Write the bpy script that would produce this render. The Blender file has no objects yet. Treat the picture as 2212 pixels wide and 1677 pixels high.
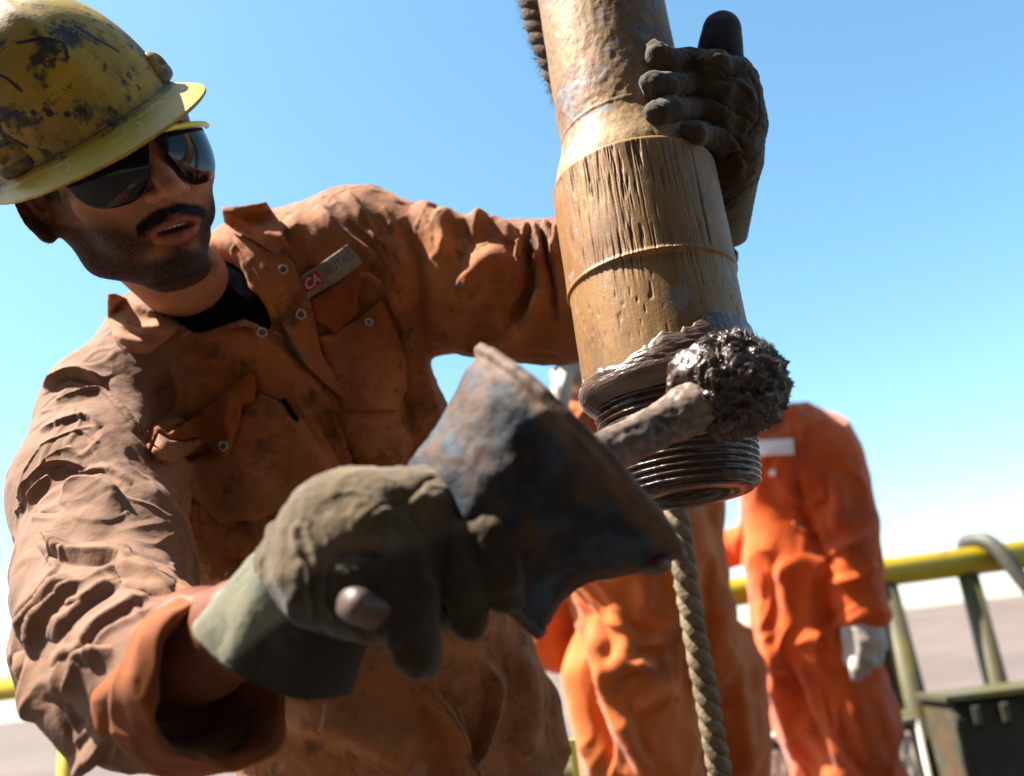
import bpy, math, random
import numpy as np
from mathutils import Vector, Matrix
from mathutils.bvhtree import BVHTree
from mathutils.geometry import delaunay_2d_cdt
rnd = random.Random(7)
sc = bpy.context.scene
COL = sc.collection

# ------------------------------------------------ camera, light, exposure
W0, H0, F0 = 2212.0, 1677.0, 1966.0          # the photograph measured in units of its width, and the lens in the same units
CAM = Vector((0.0, 0.0, 0.90))
PITCH, ROLL = math.radians(17.9), math.radians(7.1)
cam_data = bpy.data.cameras.new('camera')
cam = bpy.data.objects.new('camera', cam_data); COL.objects.link(cam)
fwd = Vector((0, math.cos(PITCH), math.sin(PITCH)))
right0 = Vector((1, 0, 0)); up0 = right0.cross(fwd)
cr, sr = math.cos(ROLL), math.sin(ROLL)
rgt = right0 * cr - up0 * sr
upv = up0 * cr + right0 * sr
CM = Matrix(((rgt.x, upv.x, -fwd.x), (rgt.y, upv.y, -fwd.y), (rgt.z, upv.z, -fwd.z)))
cam.matrix_world = Matrix.Translation(CAM) @ CM.to_4x4()
cam_data.sensor_width = 36.0
cam_data.lens = F0 / W0 * 36.0
cam_data.clip_start = 0.02; cam_data.clip_end = 20000
cam_data.dof.use_dof = True
cam_data.dof.focus_distance = 0.86
cam_data.dof.aperture_fstop = 3.4
sc.camera = cam
CMn = np.array(CM); CAMn = np.array(CAM)

SUN_EL, SUN_AZ = math.radians(56), math.radians(-91)       # azimuth measured from +Y towards +X
world = bpy.data.worlds.new('World'); sc.world = world; world.use_nodes = True
wn = world.node_tree; wn.nodes.clear()
sky = wn.nodes.new('ShaderNodeTexSky'); sky.sky_type = 'NISHITA'; sky.sun_disc = False
sky.sun_elevation = SUN_EL; sky.sun_rotation = SUN_AZ
sky.air_density = 1.0; sky.dust_density = 1.1; sky.ozone_density = 1.0; sky.altitude = 300
bg = wn.nodes.new('ShaderNodeBackground'); bg.inputs['Strength'].default_value = 0.078
wo = wn.nodes.new('ShaderNodeOutputWorld')
hs = wn.nodes.new('ShaderNodeHueSaturation'); hs.inputs['Saturation'].default_value = 1.14; hs.inputs['Hue'].default_value = .479; wn.links.new(sky.outputs[0], hs.inputs['Color']); wn.links.new(hs.outputs[0], bg.inputs[0]); wn.links.new(bg.outputs[0], wo.inputs[0])
sd = bpy.data.lights.new('sun', 'SUN'); sd.energy = 5.0; sd.angle = math.radians(0.5); sd.color = (1.0, 0.93, 0.84)
sun = bpy.data.objects.new('sun', sd); COL.objects.link(sun)
sdir = Vector((math.sin(SUN_AZ) * math.cos(SUN_EL), math.cos(SUN_AZ) * math.cos(SUN_EL), math.sin(SUN_EL)))
sun.rotation_euler = sdir.to_track_quat('Z', 'Y').to_euler()
vs = sc.view_settings
sc.display_settings.display_device = 'sRGB'
vs.view_transform = 'Standard'; vs.look = 'None'; vs.gamma = 1.0; vs.exposure = 1.98; vs.use_curve_mapping = False

# ------------------------------------------------ helpers
def cpt(x, y, d):
    """camera-axes coordinates of the point seen at (x, y), d metres in front of the camera"""
    return np.array(((x - W0 / 2) / F0 * d, -(y - H0 / 2) / F0 * d, -d))
def c2w(p):
    return np.asarray(p) @ CMn.T + CAMn
def w2c(p):
    return (np.asarray(p) - CAMn) @ CMn
def wpt(x, y, d):
    return Vector(c2w(cpt(x, y, d)))
def c2px(p):
    d = -p[..., 2]
    return p[..., 0] / d * F0 + W0 / 2, -p[..., 1] / d * F0 + H0 / 2, d

def link(o, parent=None):
    COL.objects.link(o)
    if parent is not None:
        o.parent = parent
        if parent.type == 'EMPTY': o.matrix_parent_inverse = parent.matrix_world.inverted()
    return o
def tag(o, label=None, cat=None, group=None, kind=None):
    if label: o['label'] = label
    if cat: o['category'] = cat
    if group: o['group'] = group
    if kind: o['kind'] = kind
    return o
def empty(name, loc, label, cat, group=None):
    o = bpy.data.objects.new(name, None); o.location = loc; COL.objects.link(o)
    o.matrix_world = Matrix.Translation(loc)
    o.empty_display_size = 0.1
    return tag(o, label, cat, group)
def mesh_obj(name, V, Fc, m, parent=None, smooth=True, attrs=None):
    """V (n,3) world coordinates, Fc array (quads or tris) or list of faces"""
    me = bpy.data.meshes.new(name)
    V = np.asarray(V, dtype=np.float32)
    if isinstance(Fc, np.ndarray):
        k = Fc.shape[1]
        me.vertices.add(len(V)); me.vertices.foreach_set('co', V.ravel())
        me.loops.add(Fc.size); me.loops.foreach_set('vertex_index', Fc.astype(np.int32).ravel())
        me.polygons.add(len(Fc)); me.polygons.foreach_set('loop_start', np.arange(0, Fc.size, k, dtype=np.int32))
        me.update(calc_edges=True)
    else:
        me.from_pydata([tuple(map(float, v)) for v in V], [], [tuple(map(int, f)) for f in Fc]); me.update()
    me.validate()
    if smooth: me.polygons.foreach_set('use_smooth', np.ones(len(me.polygons), dtype=bool))
    for m_ in (m if isinstance(m, (list, tuple)) else [m]): me.materials.append(m_)
    if attrs:
        for k_, v_ in attrs.items():
            at = me.attributes.new(k_, 'FLOAT', 'POINT'); at.data.foreach_set('value', np.asarray(v_, dtype=np.float32).ravel())
    o = bpy.data.objects.new(name, me)
    return link(o, parent)

# value noise, fbm
_r = np.random.RandomState(3)
_perm = _r.permutation(256).astype(np.int64); _perm = np.concatenate([_perm, _perm, _perm, _perm]); _val = _r.rand(1024)
def vnoise(p, scale=1.0, seed=0):
    q = np.asarray(p) * scale + seed * 17.31 + 1000.0
    i = np.floor(q).astype(np.int64); f = q - i; f = f * f * (3 - 2 * f); i &= 255
    out = 0
    for dx in (0, 1):
        wx = f[..., 0] if dx else 1 - f[..., 0]
        a = _perm[(i[..., 0] + dx) & 255]
        for dy in (0, 1):
            wy = f[..., 1] if dy else 1 - f[..., 1]
            b = _perm[a + ((i[..., 1] + dy) & 255)]
            for dz in (0, 1):
                wz = f[..., 2] if dz else 1 - f[..., 2]
                out = out + wx * wy * wz * _val[_perm[b + ((i[..., 2] + dz) & 255)]]
    return out * 2 - 1
def fbm(p, scale, octv=3, seed=0):
    s = 0; a = 1.0; t = 0
    for k in range(octv):
        s = s + a * vnoise(p, scale, seed + k * 5); t += a; a *= .5; scale *= 2.1
    return s / t
def ridged(p, scale, seed=0, octv=2):
    s = 0; a = 1.0; t = 0
    for k in range(octv):
        s = s + a * (1 - np.abs(vnoise(p, scale, seed + k * 7)) * 2.2); t += a; a *= .5; scale *= 2.0
    return np.clip(s / t, -1, 1)

# signed distance fields on a grid
def smin(a, b, k):
    if k <= 0: return np.minimum(a, b)
    h = np.maximum(k - np.abs(a - b), 0) / k
    return np.minimum(a, b) - h * h * k * .25
class Field:
    def __init__(s, lo, hi, h):
        s.h = h; s.lo = np.array(lo, float)
        n = np.ceil((np.array(hi) - s.lo) / h).astype(int) + 1
        s.ax = [s.lo[i] + np.arange(n[i]) * h for i in range(3)]
        s.F = np.full(n, 0.05)
    def like(s):
        g = Field.__new__(Field); g.h = s.h; g.lo = s.lo; g.ax = s.ax; g.F = np.full(s.F.shape, 0.05); return g
    def _box(s, lo, hi, m):
        sl = []; 
        for i in range(3):
            a = max(0, int((lo[i] - m - s.lo[i]) / s.h)); b = min(len(s.ax[i]), int((hi[i] + m - s.lo[i]) / s.h) + 2)
            if b <= a: return None
            sl.append(slice(a, b))
        X, Y, Z = np.meshgrid(s.ax[0][sl[0]], s.ax[1][sl[1]], s.ax[2][sl[2]], indexing='ij', sparse=True)
        return tuple(sl), X, Y, Z
    def _put(s, sl, d, k, sub):
        if sub: s.F[sl] = -smin(-s.F[sl], d, k)
        else: s.F[sl] = smin(s.F[sl], d, k)
    def cone(s, a, b, r1, r2, k=0.01, sub=False, sq=None):
        """capsule with two radii; sq=(dir, factor): flattened along dir"""
        a = np.asarray(a, float); b = np.asarray(b, float); R = max(r1, r2)
        m = max(k, s.h * 2) + R
        bx = s._box(np.minimum(a, b), np.maximum(a, b), m)
        if bx is None: return s
        sl, X, Y, Z = bx
        px, py, pz = X - a[0], Y - a[1], Z - a[2]; d = b - a
        L2 = max(d @ d, 1e-12)
        t = np.clip((px * d[0] + py * d[1] + pz * d[2]) / L2, 0, 1)
        qx, qy, qz = px - t * d[0], py - t * d[1], pz - t * d[2]
        if sq is not None:
            n = np.asarray(sq[0], float); n = n / np.linalg.norm(n); f = sq[1]
            c = (qx * n[0] + qy * n[1] + qz * n[2]) * (1 / f - 1)
            qx, qy, qz = qx + c * n[0], qy + c * n[1], qz + c * n[2]
        D = np.sqrt(qx * qx + qy * qy + qz * qz) - (r1 + (r2 - r1) * t)
        if sq is not None: D = D * min(1, (1 + sq[1]) / 2)
        s._put(sl, D, k, sub); return s
    def chain(s, pts, k=0.01, sub=False, sq=None):
        """pts: (point3, radius)"""
        for (a, ra), (b, rb) in zip(pts[:-1], pts[1:]): s.cone(a, b, ra, rb, k, sub, sq)
        return s
    def ell(s, c, r, k=0.01, sub=False, rot=None):
        c = np.asarray(c, float); r = np.asarray(r, float); R = r.max()
        bx = s._box(c - R, c + R, max(k, s.h * 2))
        if bx is None: return s
        sl, X, Y, Z = bx; px, py, pz = X - c[0], Y - c[1], Z - c[2]
        if rot is not None:
            M = np.asarray(rot)  # columns are local axes
            px, py, pz = (px * M[0, 0] + py * M[1, 0] + pz * M[2, 0], px * M[0, 1] + py * M[1, 1] + pz * M[2, 1], px * M[0, 2] + py * M[1, 2] + pz * M[2, 2])
        k0 = np.sqrt((px / r[0]) ** 2 + (py / r[1]) ** 2 + (pz / r[2]) ** 2)
        k1 = np.sqrt((px / r[0] ** 2) ** 2 + (py / r[1] ** 2) ** 2 + (pz / r[2] ** 2) ** 2) + 1e-9
        s._put(sl, k0 * (k0 - 1) / k1, k, sub); return s
    def merge(s, g, k=0.005):
        s.F = smin(s.F, g.F, k); return s
    def mesh(s):
        F = s.F.astype(np.float32); ins = F < 0
        n = np.array(F.shape)
        c = ins[:-1, :-1, :-1]; anyi = c.copy(); alli = c.copy()
        for dx in (0, 1):
            for dy in (0, 1):
                for dz in (0, 1):
                    v = ins[dx:n[0] - 1 + dx, dy:n[1] - 1 + dy, dz:n[2] - 1 + dz]; anyi |= v; alli &= v
        act = anyi & ~alli
        I, J, K = np.nonzero(act)
        idx = np.full(act.shape, -1, np.int64); idx[I, J, K] = np.arange(len(I))
        acc = np.zeros((len(I), 3)); cnt = np.zeros(len(I))
        cor = [(a, b, c_) for a in (0, 1) for b in (0, 1) for c_ in (0, 1)]
        val = {q: F[I + q[0], J + q[1], K + q[2]] for q in cor}
        for q in cor:
            for ax in range(3):
                if q[ax] == 1: continue
                q2 = tuple(1 if i == ax else q[i] for i in range(3))
                a, b = val[q], val[q2]; m = (a < 0) != (b < 0)
                t = np.where(m, a / np.where(m, a - b, 1), 0)
                p = np.zeros((len(I), 3)) + np.array(q, float); p[:, ax] = t
                acc += p * m[:, None]; cnt += m
        V = (acc / cnt[:, None] + np.stack([I, J, K], 1)) * s.h + s.lo
        faces = []
        for ax in range(3):
            o1, o2 = [(1, 2), (2, 0), (0, 1)][ax]
            sl = [slice(1, n[i] - 1) for i in range(3)]; sl[ax] = slice(0, n[ax] - 1)
            sl2 = list(sl); sl2[ax] = slice(1, n[ax])
            A = ins[tuple(sl)]; B = ins[tuple(sl2)]
            E = np.stack(np.nonzero(A != B), 1)
            if len(E) == 0: continue
            st = A[E[:, 0], E[:, 1], E[:, 2]]
            off = np.array([1 if i != ax else 0 for i in range(3)])
            g = E + off
            u1 = np.zeros(3, int); u1[o1] = 1; u2 = np.zeros(3, int); u2[o2] = 1
            q = [idx[tuple((g - u1 - u2).T)], idx[tuple((g - u2).T)], idx[tuple(g.T)], idx[tuple((g - u1).T)]]
            Q = np.stack(q, 1)
            Q[~st] = Q[~st][:, ::-1]
            faces.append(Q)
        Q = np.concatenate(faces)
        Q = Q[(Q >= 0).all(1)]
        return V, Q

def vnormals(V, Q):
    n = np.zeros_like(V)
    a = V[Q[:, 2]] - V[Q[:, 0]]; b = V[Q[:, 3 if Q.shape[1] == 4 else 1]] - V[Q[:, 1 if Q.shape[1] == 4 else 0]]
    fn = np.cross(a, b) if Q.shape[1] == 4 else -np.cross(a, b)
    for k in range(Q.shape[1]): 
        for ax in range(3): n[:, ax] += np.bincount(Q[:, k], fn[:, ax], len(V))
    return n / (np.linalg.norm(n, axis=1, keepdims=True) + 1e-12)
def relax(V, Q, it=2, lam=.5):
    for _ in range(it):
        acc = np.zeros_like(V); cnt = np.zeros(len(V))
        for k in range(Q.shape[1]):
            a, b = Q[:, k], Q[:, (k + 1) % Q.shape[1]]
            for ax in range(3): acc[:, ax] += np.bincount(a, V[b, ax], len(V)) + np.bincount(b, V[a, ax], len(V))
            cnt += np.bincount(a, minlength=len(V)) + np.bincount(b, minlength=len(V))
        V = V + lam * (acc / np.maximum(cnt, 1)[:, None] - V)
    return V
def refine(V, Q):
    """one Catmull-Clark step on quads (numpy)"""
    nv = len(V); nf = len(Q)
    fp = V[Q].mean(1)
    e = np.concatenate([np.stack([Q[:, k], Q[:, (k + 1) % 4]], 1) for k in range(4)]); es = np.sort(e, 1)
    key = es[:, 0] * nv + es[:, 1]; uk, inv = np.unique(key, return_inverse=True); inv = inv.ravel()
    ne = len(uk); a = uk // nv; b = uk % nv
    mid = (V[a] + V[b]) / 2
    fsum = np.zeros((ne, 3)); fc = np.bincount(inv, minlength=ne); fidx = np.tile(np.arange(nf), 4)
    for ax in range(3): fsum[:, ax] = np.bincount(inv, fp[fidx, ax], ne)
    ep = np.where(fc[:, None] == 2, (mid * 2 + fsum) / 4, mid)
    vf = np.zeros((nv, 3)); vm = np.zeros((nv, 3)); nfv = np.bincount(Q.ravel(), minlength=nv); nev = np.bincount(a, minlength=nv) + np.bincount(b, minlength=nv)
    for ax in range(3):
        vf[:, ax] = np.bincount(Q.ravel(), np.repeat(fp[:, ax], 4), nv)
        vm[:, ax] = np.bincount(a, mid[:, ax], nv) + np.bincount(b, mid[:, ax], nv)
    nn = np.maximum(nfv, 1)[:, None]
    nvp = (vf / nn + 2 * vm / np.maximum(nev, 1)[:, None] + (nn - 3) * V) / nn
    V2 = np.concatenate([nvp, ep, fp])
    ei = inv.reshape(4, nf).T + nv; fi = np.arange(nf) + nv + ne
    quads = [np.stack([Q[:, k], ei[:, k], fi, ei[:, (k + 3) % 4]], 1) for k in range(4)]
    return V2, np.concatenate(quads)

def seg_dist(x, y, pts):
    """distance in the picture plane to a polyline, signed side, and 0..1 position along it"""
    best = np.full(x.shape, 1e9); side = np.zeros_like(x); pos = np.zeros_like(x)
    pts = np.asarray(pts, float); L = np.linalg.norm(np.diff(pts, axis=0), axis=1); T = L.sum(); acc = 0
    for i in range(len(pts) - 1):
        a, b = pts[i], pts[i + 1]; d = b - a; t = np.clip(((x - a[0]) * d[0] + (y - a[1]) * d[1]) / (d @ d + 1e-9), 0, 1)
        dx, dy = x - a[0] - t * d[0], y - a[1] - t * d[1]; r = np.hypot(dx, dy)
        m = r < best; best = np.where(m, r, best)
        cs = d[0] * (y - a[1]) - d[1] * (x - a[0])
        side = np.where(m, np.sign(cs), side); pos = np.where(m, (acc + t * L[i]) / T, pos); acc += L[i]
    return best, side, pos
def spline(pts, n=8):
    pts = [np.asarray(p, float) for p in pts]; P = [2 * pts[0] - pts[1]] + pts + [2 * pts[-1] - pts[-2]]; out = []
    for i in range(1, len(P) - 2):
        for k in range(n):
            t = k / n; out.append(.5 * ((2 * P[i]) + (-P[i - 1] + P[i + 1]) * t + (2 * P[i - 1] - 5 * P[i] + 4 * P[i + 1] - P[i + 2]) * t * t + (-P[i - 1] + 3 * P[i] - 3 * P[i + 1] + P[i + 2]) * t ** 3))
    out.append(pts[-1]); return np.array(out)
def sculpt(V, Q, strokes, dmin=0, dmax=9):
    """V in camera axes. Each stroke (points, width, height_mm, kind) raises or sinks a fold along a line drawn on the front of the cloth."""
    N = vnormals(V, Q)
    x, y, d = c2px(V)
    vd = -V / np.linalg.norm(V, axis=1, keepdims=True)
    face = np.clip(((N * vd).sum(1) + .15) / .3, 0, 1)
    face[(d < dmin) | (d > dmax)] = 0
    D = np.zeros(len(V))
    for st in strokes:
        pts, w, h, kind = st[:4]; pp = spline(pts, 5)
        lo = pp.min(0) - w * 3; hi = pp.max(0) + w * 3
        m = (x > lo[0]) & (x < hi[0]) & (y > lo[1]) & (y < hi[1]) & (face > 0)
        if len(st) > 4: m &= (d > st[4][0]) & (d < st[4][1])
        i = np.nonzero(m)[0]
        if not len(i): continue
        r, s_, t = seg_dist(x[i], y[i], pp)
        tp = np.clip(np.minimum(t, 1 - t) * 5, 0, 1) ** .7
        r_end = r  # rounded ends fade with taper
        if kind == 'ridge': f = np.exp(-(r / w) ** 2)
        elif kind == 'crease': f = -np.exp(-(r / w) * 1.6)
        elif kind == 'fold':   # steep on the right-hand side of the line direction
            f = np.where(s_ > 0, np.clip(1 - r / (w * .55), 0, 1) ** 1.3, np.clip(1 - r / (w * 1.9), 0, 1) ** 1.6)
        elif kind == 'foldL':
            f = np.where(s_ < 0, np.clip(1 - r / (w * .55), 0, 1) ** 1.3, np.clip(1 - r / (w * 1.9), 0, 1) ** 1.6)
        elif kind == 'valley': f = -np.exp(-(r / w) ** 2)
        D[i] += f * h * .001 * tp * face[i]
    return V + N * D[:, None]

def tube_mesh(path, rad, n=12, closed_ends=True, flat=None):
    """swept tube along world points; rad scalar or list"""
    P = np.asarray(path, float); m = len(P); rad = np.broadcast_to(np.asarray(rad, float), (m,))
    T = np.gradient(P, axis=0); T /= np.linalg.norm(T, axis=1, keepdims=True)
    up = np.array((0, 0, 1.0)) if abs(T[0, 2]) < .9 else np.array((1.0, 0, 0))
    V = []; 
    for i in range(m):
        b = np.cross(T[i], up); b /= np.linalg.norm(b); up = np.cross(b, T[i])
        for k in range(n):
            a = 2 * math.pi * k / n; V.append(P[i] + rad[i] * (math.cos(a) * b + math.sin(a) * up))
    Fc = [(i * n + k, i * n + (k + 1) % n, (i + 1) * n + (k + 1) % n, (i + 1) * n + k) for i in range(m - 1) for k in range(n)]
    if closed_ends: Fc += [tuple(range(n))[::-1], tuple((m - 1) * n + k for k in range(n))]
    return np.array(V), Fc
def box_mesh(c, sx, sy, sz, R=None):
    v = np.array([(x, y, z) for x in (-.5, .5) for y in (-.5, .5) for z in (-.5, .5)]) * (sx, sy, sz)
    if R is not None: v = v @ np.array(R).T
    return v + np.asarray(c), [(0, 1, 3, 2), (4, 6, 7, 5), (0, 4, 5, 1), (2, 3, 7, 6), (0, 2, 6, 4), (1, 5, 7, 3)]
def bev(o, w, seg=2):
    md = o.modifiers.new('bevel', 'BEVEL'); md.width = w; md.segments = seg; md.limit_method = 'ANGLE'; return o
def joinm(parts):
    V = []; Fc = []; n = 0
    for v, f in parts:
        V.append(np.asarray(v)); Fc += [tuple(int(i) + n for i in q) for q in f]; n += len(v)
    return np.concatenate(V), Fc

# ------------------------------------------------ materials
def mat(name, base, rough=.8, metal=0., spec=.5, var=None, vscale=8., vdetail=6., bump=None, coat=0, sheen=0, sss=0):
    """var: list of (colour, scale, lo, hi, strength[, stretch]) patches of dirt or wear mixed over the base; bump: list of (scale, strength, distance, kind, stretch)"""
    m = bpy.data.materials.new(name); m.use_nodes = True; nt = m.node_tree; N = nt.nodes; L = nt.links
    b = N['Principled BSDF']; b.inputs['Roughness'].default_value = rough; b.inputs['Metallic'].default_value = metal
    b.inputs['Specular IOR Level'].default_value = spec
    if coat: b.inputs['Coat Weight'].default_value = coat; b.inputs['Coat Roughness'].default_value = .15
    if sheen: b.inputs['Sheen Weight'].default_value = sheen; b.inputs['Sheen Roughness'].default_value = .5
    if sss: b.inputs['Subsurface Weight'].default_value = sss; b.inputs['Subsurface Radius'].default_value = (.012, .004, .002); b.inputs['Subsurface Scale'].default_value = 1.0
    tc = N.new('ShaderNodeTexCoord')
    def coord(st):
        mp = N.new('ShaderNodeMapping'); mp.inputs['Scale'].default_value = st or (1, 1, 1); L.new(tc.outputs['Object'], mp.inputs[0]); return mp.outputs[0]
    rgb = N.new('ShaderNodeRGB'); rgb.outputs[0].default_value = (*base, 1); cur = rgb.outputs[0]
    for v in (var or []):
        c, s, lo, hi, k = v[:5]; st = v[5] if len(v) > 5 else None
        nz = N.new('ShaderNodeTexNoise'); nz.inputs['Scale'].default_value = s; nz.inputs['Detail'].default_value = vdetail; nz.inputs['Roughness'].default_value = .68
        L.new(coord(st), nz.inputs['Vector'])
        mr = N.new('ShaderNodeMapRange'); mr.inputs['From Min'].default_value = lo; mr.inputs['From Max'].default_value = hi; mr.inputs['To Max'].default_value = k
        L.new(nz.outputs[0], mr.inputs[0])
        mx = N.new('ShaderNodeMix'); mx.data_type = 'RGBA'; L.new(mr.outputs[0], mx.inputs['Factor']); L.new(cur, mx.inputs['A']); mx.inputs['B'].default_value = (*c, 1); cur = mx.outputs['Result']
    L.new(cur, b.inputs['Base Color'])
    prev = None
    for q in (bump or []):
        s, k, dist, kind = q[:4]; st = q[4] if len(q) > 4 else None
        if kind == 'vor': t = N.new('ShaderNodeTexVoronoi'); t.inputs['Scale'].default_value = s; t.feature = 'F1'; out = t.outputs['Distance']
        elif kind == 'weave':
            t = N.new('ShaderNodeTexWave'); t.inputs['Scale'].default_value = s; t.inputs['Distortion'].default_value = 1.5; t.bands_direction = 'DIAGONAL'; out = t.outputs['Fac']
        else: t = N.new('ShaderNodeTexNoise'); t.inputs['Scale'].default_value = s; t.inputs['Detail'].default_value = 5; out = t.outputs[0]
        L.new(coord(st), t.inputs['Vector'])
        bp = N.new('ShaderNodeBump'); bp.inputs['Strength'].default_value = k; bp.inputs['Distance'].default_value = dist
        L.new(out, bp.inputs['Height'])
        if prev is not None: L.new(prev, bp.inputs['Normal'])
        prev = bp.outputs[0]
    if prev is not None: L.new(prev, b.inputs['Normal'])
    m['_'] = 0
    return m
def mix_attr(m, attr, colour, rough=None, lo=0., hi=1., noise=None):
    """mix a colour (and gloss) over a material where the mesh's attribute says so"""
    nt = m.node_tree; N = nt.nodes; L = nt.links; b = N['Principled BSDF']
    at = N.new('ShaderNodeAttribute'); at.attribute_name = attr; fac = at.outputs['Fac']
    if noise:
        tc = N.new('ShaderNodeTexCoord'); nz = N.new('ShaderNodeTexNoise'); nz.inputs['Scale'].default_value = noise[0]; nz.inputs['Detail'].default_value = 5
        L.new(tc.outputs['Object'], nz.inputs['Vector'])
        ma = N.new('ShaderNodeMath'); ma.operation = 'MULTIPLY_ADD'; L.new(nz.outputs[0], ma.inputs[0]); ma.inputs[1].default_value = noise[1]; 
        sb = N.new('ShaderNodeMath'); sb.operation = 'SUBTRACT'; L.new(fac, sb.inputs[0]); sb.inputs[1].default_value = noise[1] * .5
        L.new(sb.outputs[0], ma.inputs[2]); fac = ma.outputs[0]
    mr = N.new('ShaderNodeMapRange'); mr.inputs['From Min'].default_value = lo; mr.inputs['From Max'].default_value = hi; L.new(fac, mr.inputs[0]); fac = mr.outputs[0]
    src = b.inputs['Base Color'].links[0].from_socket
    mx = N.new('ShaderNodeMix'); mx.data_type = 'RGBA'; L.new(fac, mx.inputs['Factor']); L.new(src, mx.inputs['A']); mx.inputs['B'].default_value = (*colour, 1)
    L.new(mx.outputs['Result'], b.inputs['Base Color'])
    if rough is not None:
        r0 = b.inputs['Roughness']
        m2 = N.new('ShaderNodeMix'); m2.data_type = 'FLOAT'; L.new(fac, m2.inputs['Factor'])
        if r0.links: L.new(r0.links[0].from_socket, m2.inputs['A'])
        else: m2.inputs['A'].default_value = r0.default_value
        m2.inputs['B'].default_value = rough; L.new(m2.outputs['Result'], r0)
    return m
# ------------------------------------------------ terrain and drill floor
m_ter = mat('desert_ground', (.098, .067, .048), .95, var=[((.145, .106, .080), .006, .45, .6, .8), ((.075, .065, .066), .02, .5, .62, .6), ((.06, .06, .068), .004, .55, .6, .5, (1, 6, 1))], bump=[(.5, .4, .3, 'noise')])
NR, NA = 70, 180
rr = np.concatenate([[0], np.geomspace(8, 9000, NR - 1)]); aa = np.linspace(0, 2 * np.pi, NA, endpoint=False)
X = rr[:, None] * np.sin(aa); Y = rr[:, None] * np.cos(aa); Pp = np.stack([X, Y, 0 * X], -1)
ramp = np.clip((rr - 500) / 1800, 0, 1)[:, None] ** 1.5
Z = -9 + ramp * (63 + 14 * fbm(Pp, .0016, 3) ) + np.clip((rr - 60) / 300, 0, 1)[:, None] * 2.0 * fbm(Pp, .012, 3)
Vt = np.stack([X, Y, Z], -1).reshape(-1, 3)
Ft = np.array([(i * NA + k, i * NA + (k + 1) % NA, (i + 1) * NA + (k + 1) % NA, (i + 1) * NA + k) for i in range(NR - 1) for k in range(NA)])[:, ::-1]
tag(mesh_obj('desert_ground', Vt, Ft, m_ter), kind='structure')

m_floor = mat('steel_floor', (.032, .027, .022), .75, metal=.3, var=[((.08, .05, .03), 5, .45, .65, .8), ((.03, .03, .03), 9, .5, .65, .8)], bump=[(60, .5, .004, 'noise')])
fl = mesh_obj('drill_floor', *box_mesh((0.3, 1.35, -.03), 7.0, 4.9, .06), m_floor, smooth=False); tag(fl, kind='structure')
fr = mesh_obj('floor_beam', *box_mesh((0.3, 3.7, -.33), 7.0, .2, .5), m_floor, smooth=False); tag(fr, kind='structure')

# ------------------------------------------------ unseen wall added behind the camera to cut sky fill, dark sheets and posts
m_wall = mat('fill_blocker_steel', (.055, .042, .033), .8, var=[((.09, .055, .03), 2, .5, .65, .8)], bump=[(30, .4, .003, 'noise')])
wall = empty('fill_blocker', (0, -1.6, 0), 'added dark sheet steel wall behind the camera, blocking sky fill', 'wall')
for k in range(12):
    bev(mesh_obj('panel', *box_mesh((-4.9 + k * .9, -1.6, 2.5), .89, .03, 5.0), m_wall, wall, smooth=False), .004)
    mesh_obj('stud', *box_mesh((-5.35 + k * .9, -1.55, 2.5), .07, .09, 5.0), m_wall, wall, smooth=False)

# ------------------------------------------------ yellow handrail behind
m_yel = mat('yellow_paint', (.45, .32, .008), .45, var=[((.30, .22, .03), 7, .52, .68, .8), ((.07, .05, .03), 16, .58, .7, .9)], bump=[(30, .2, .003, 'noise')])
m_oli = mat('shaded_yellow_paint', (.070, .058, .010), .6, var=[((.06, .055, .03), 6, .42, .6, .9), ((.14, .11, .010), 4, .55, .7, .6)], bump=[(30, .3, .003, 'noise')])  # yellow paint darkened, the shade on the post put into its colour
def on_z(x, z, guess_d):
    """the point at depth guess_d whose picture column is x and whose height is z"""
    lo, hi = -6000, 8000
    for _ in range(60):
        mid = (lo + hi) / 2
        if wpt(x, mid, guess_d).z > z: lo = mid
        else: hi = mid
    return wpt(x, lo, guess_d)
RZ = 1.095
Lp = on_z(-500, RZ, 3.25); Rp = on_z(2900, RZ, 2.75)
rail_dir = (Rp - Lp).normalized()
def rail_at(x, z=RZ):
    best = min(range(0, 2001), key=lambda i: abs(c2px(w2c(np.array(Lp.lerp(Rp, i / 2000))))[0] - x))
    p = Lp.lerp(Rp, best / 2000); return Vector((p.x, p.y, z))
rail = empty('handrail', (Lp + Rp) / 2 - Vector((0, 0, RZ)), 'long yellow tubular handrail along the platform edge behind the orange workers', 'handrail')
def tube_obj(name, a, b, r, m, par, n=16):
    return mesh_obj(name, *tube_mesh([a, (Vector(a) + Vector(b)) / 2, b], r, n), m, par)
tube_obj('top_rail', Lp, Rp, .044, m_yel, rail)
for i, px in enumerate((150, 1130, 2083)):
    t = rail_at(px); tube_obj('post', t - Vector((0, 0, .036)), Vector((t.x, t.y, 0)), .031, m_yel if i != 2 else m_oli, rail)
t = rail_at(1905); tube_obj('post', t - Vector((0, 0, .036)) , Vector((t.x + .02, t.y, 0)), .038, m_oli, rail)
tube_obj('middle_rail', rail_at(-480, .60), rail_at(1130, .60), .026, m_yel, rail)
mr0 = rail_at(1130, .625); mr1 = rail_at(2850, .70)
tube_obj('middle_rail', mr0, mr1, .032, m_oli, rail)
bp = rail_at(1720, .80); mesh_obj('kick_plate', *box_mesh(bp + Vector((0, .045, 0)), .56, .012, .30, Matrix.Rotation(math.atan2(rail_dir.y, rail_dir.x), 3, 'Z')), mat('brown_plate', (.06, .035, .02), .7, var=[((.13, .10, .07), 8, .5, .62, .7)]), rail, smooth=False)
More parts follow.
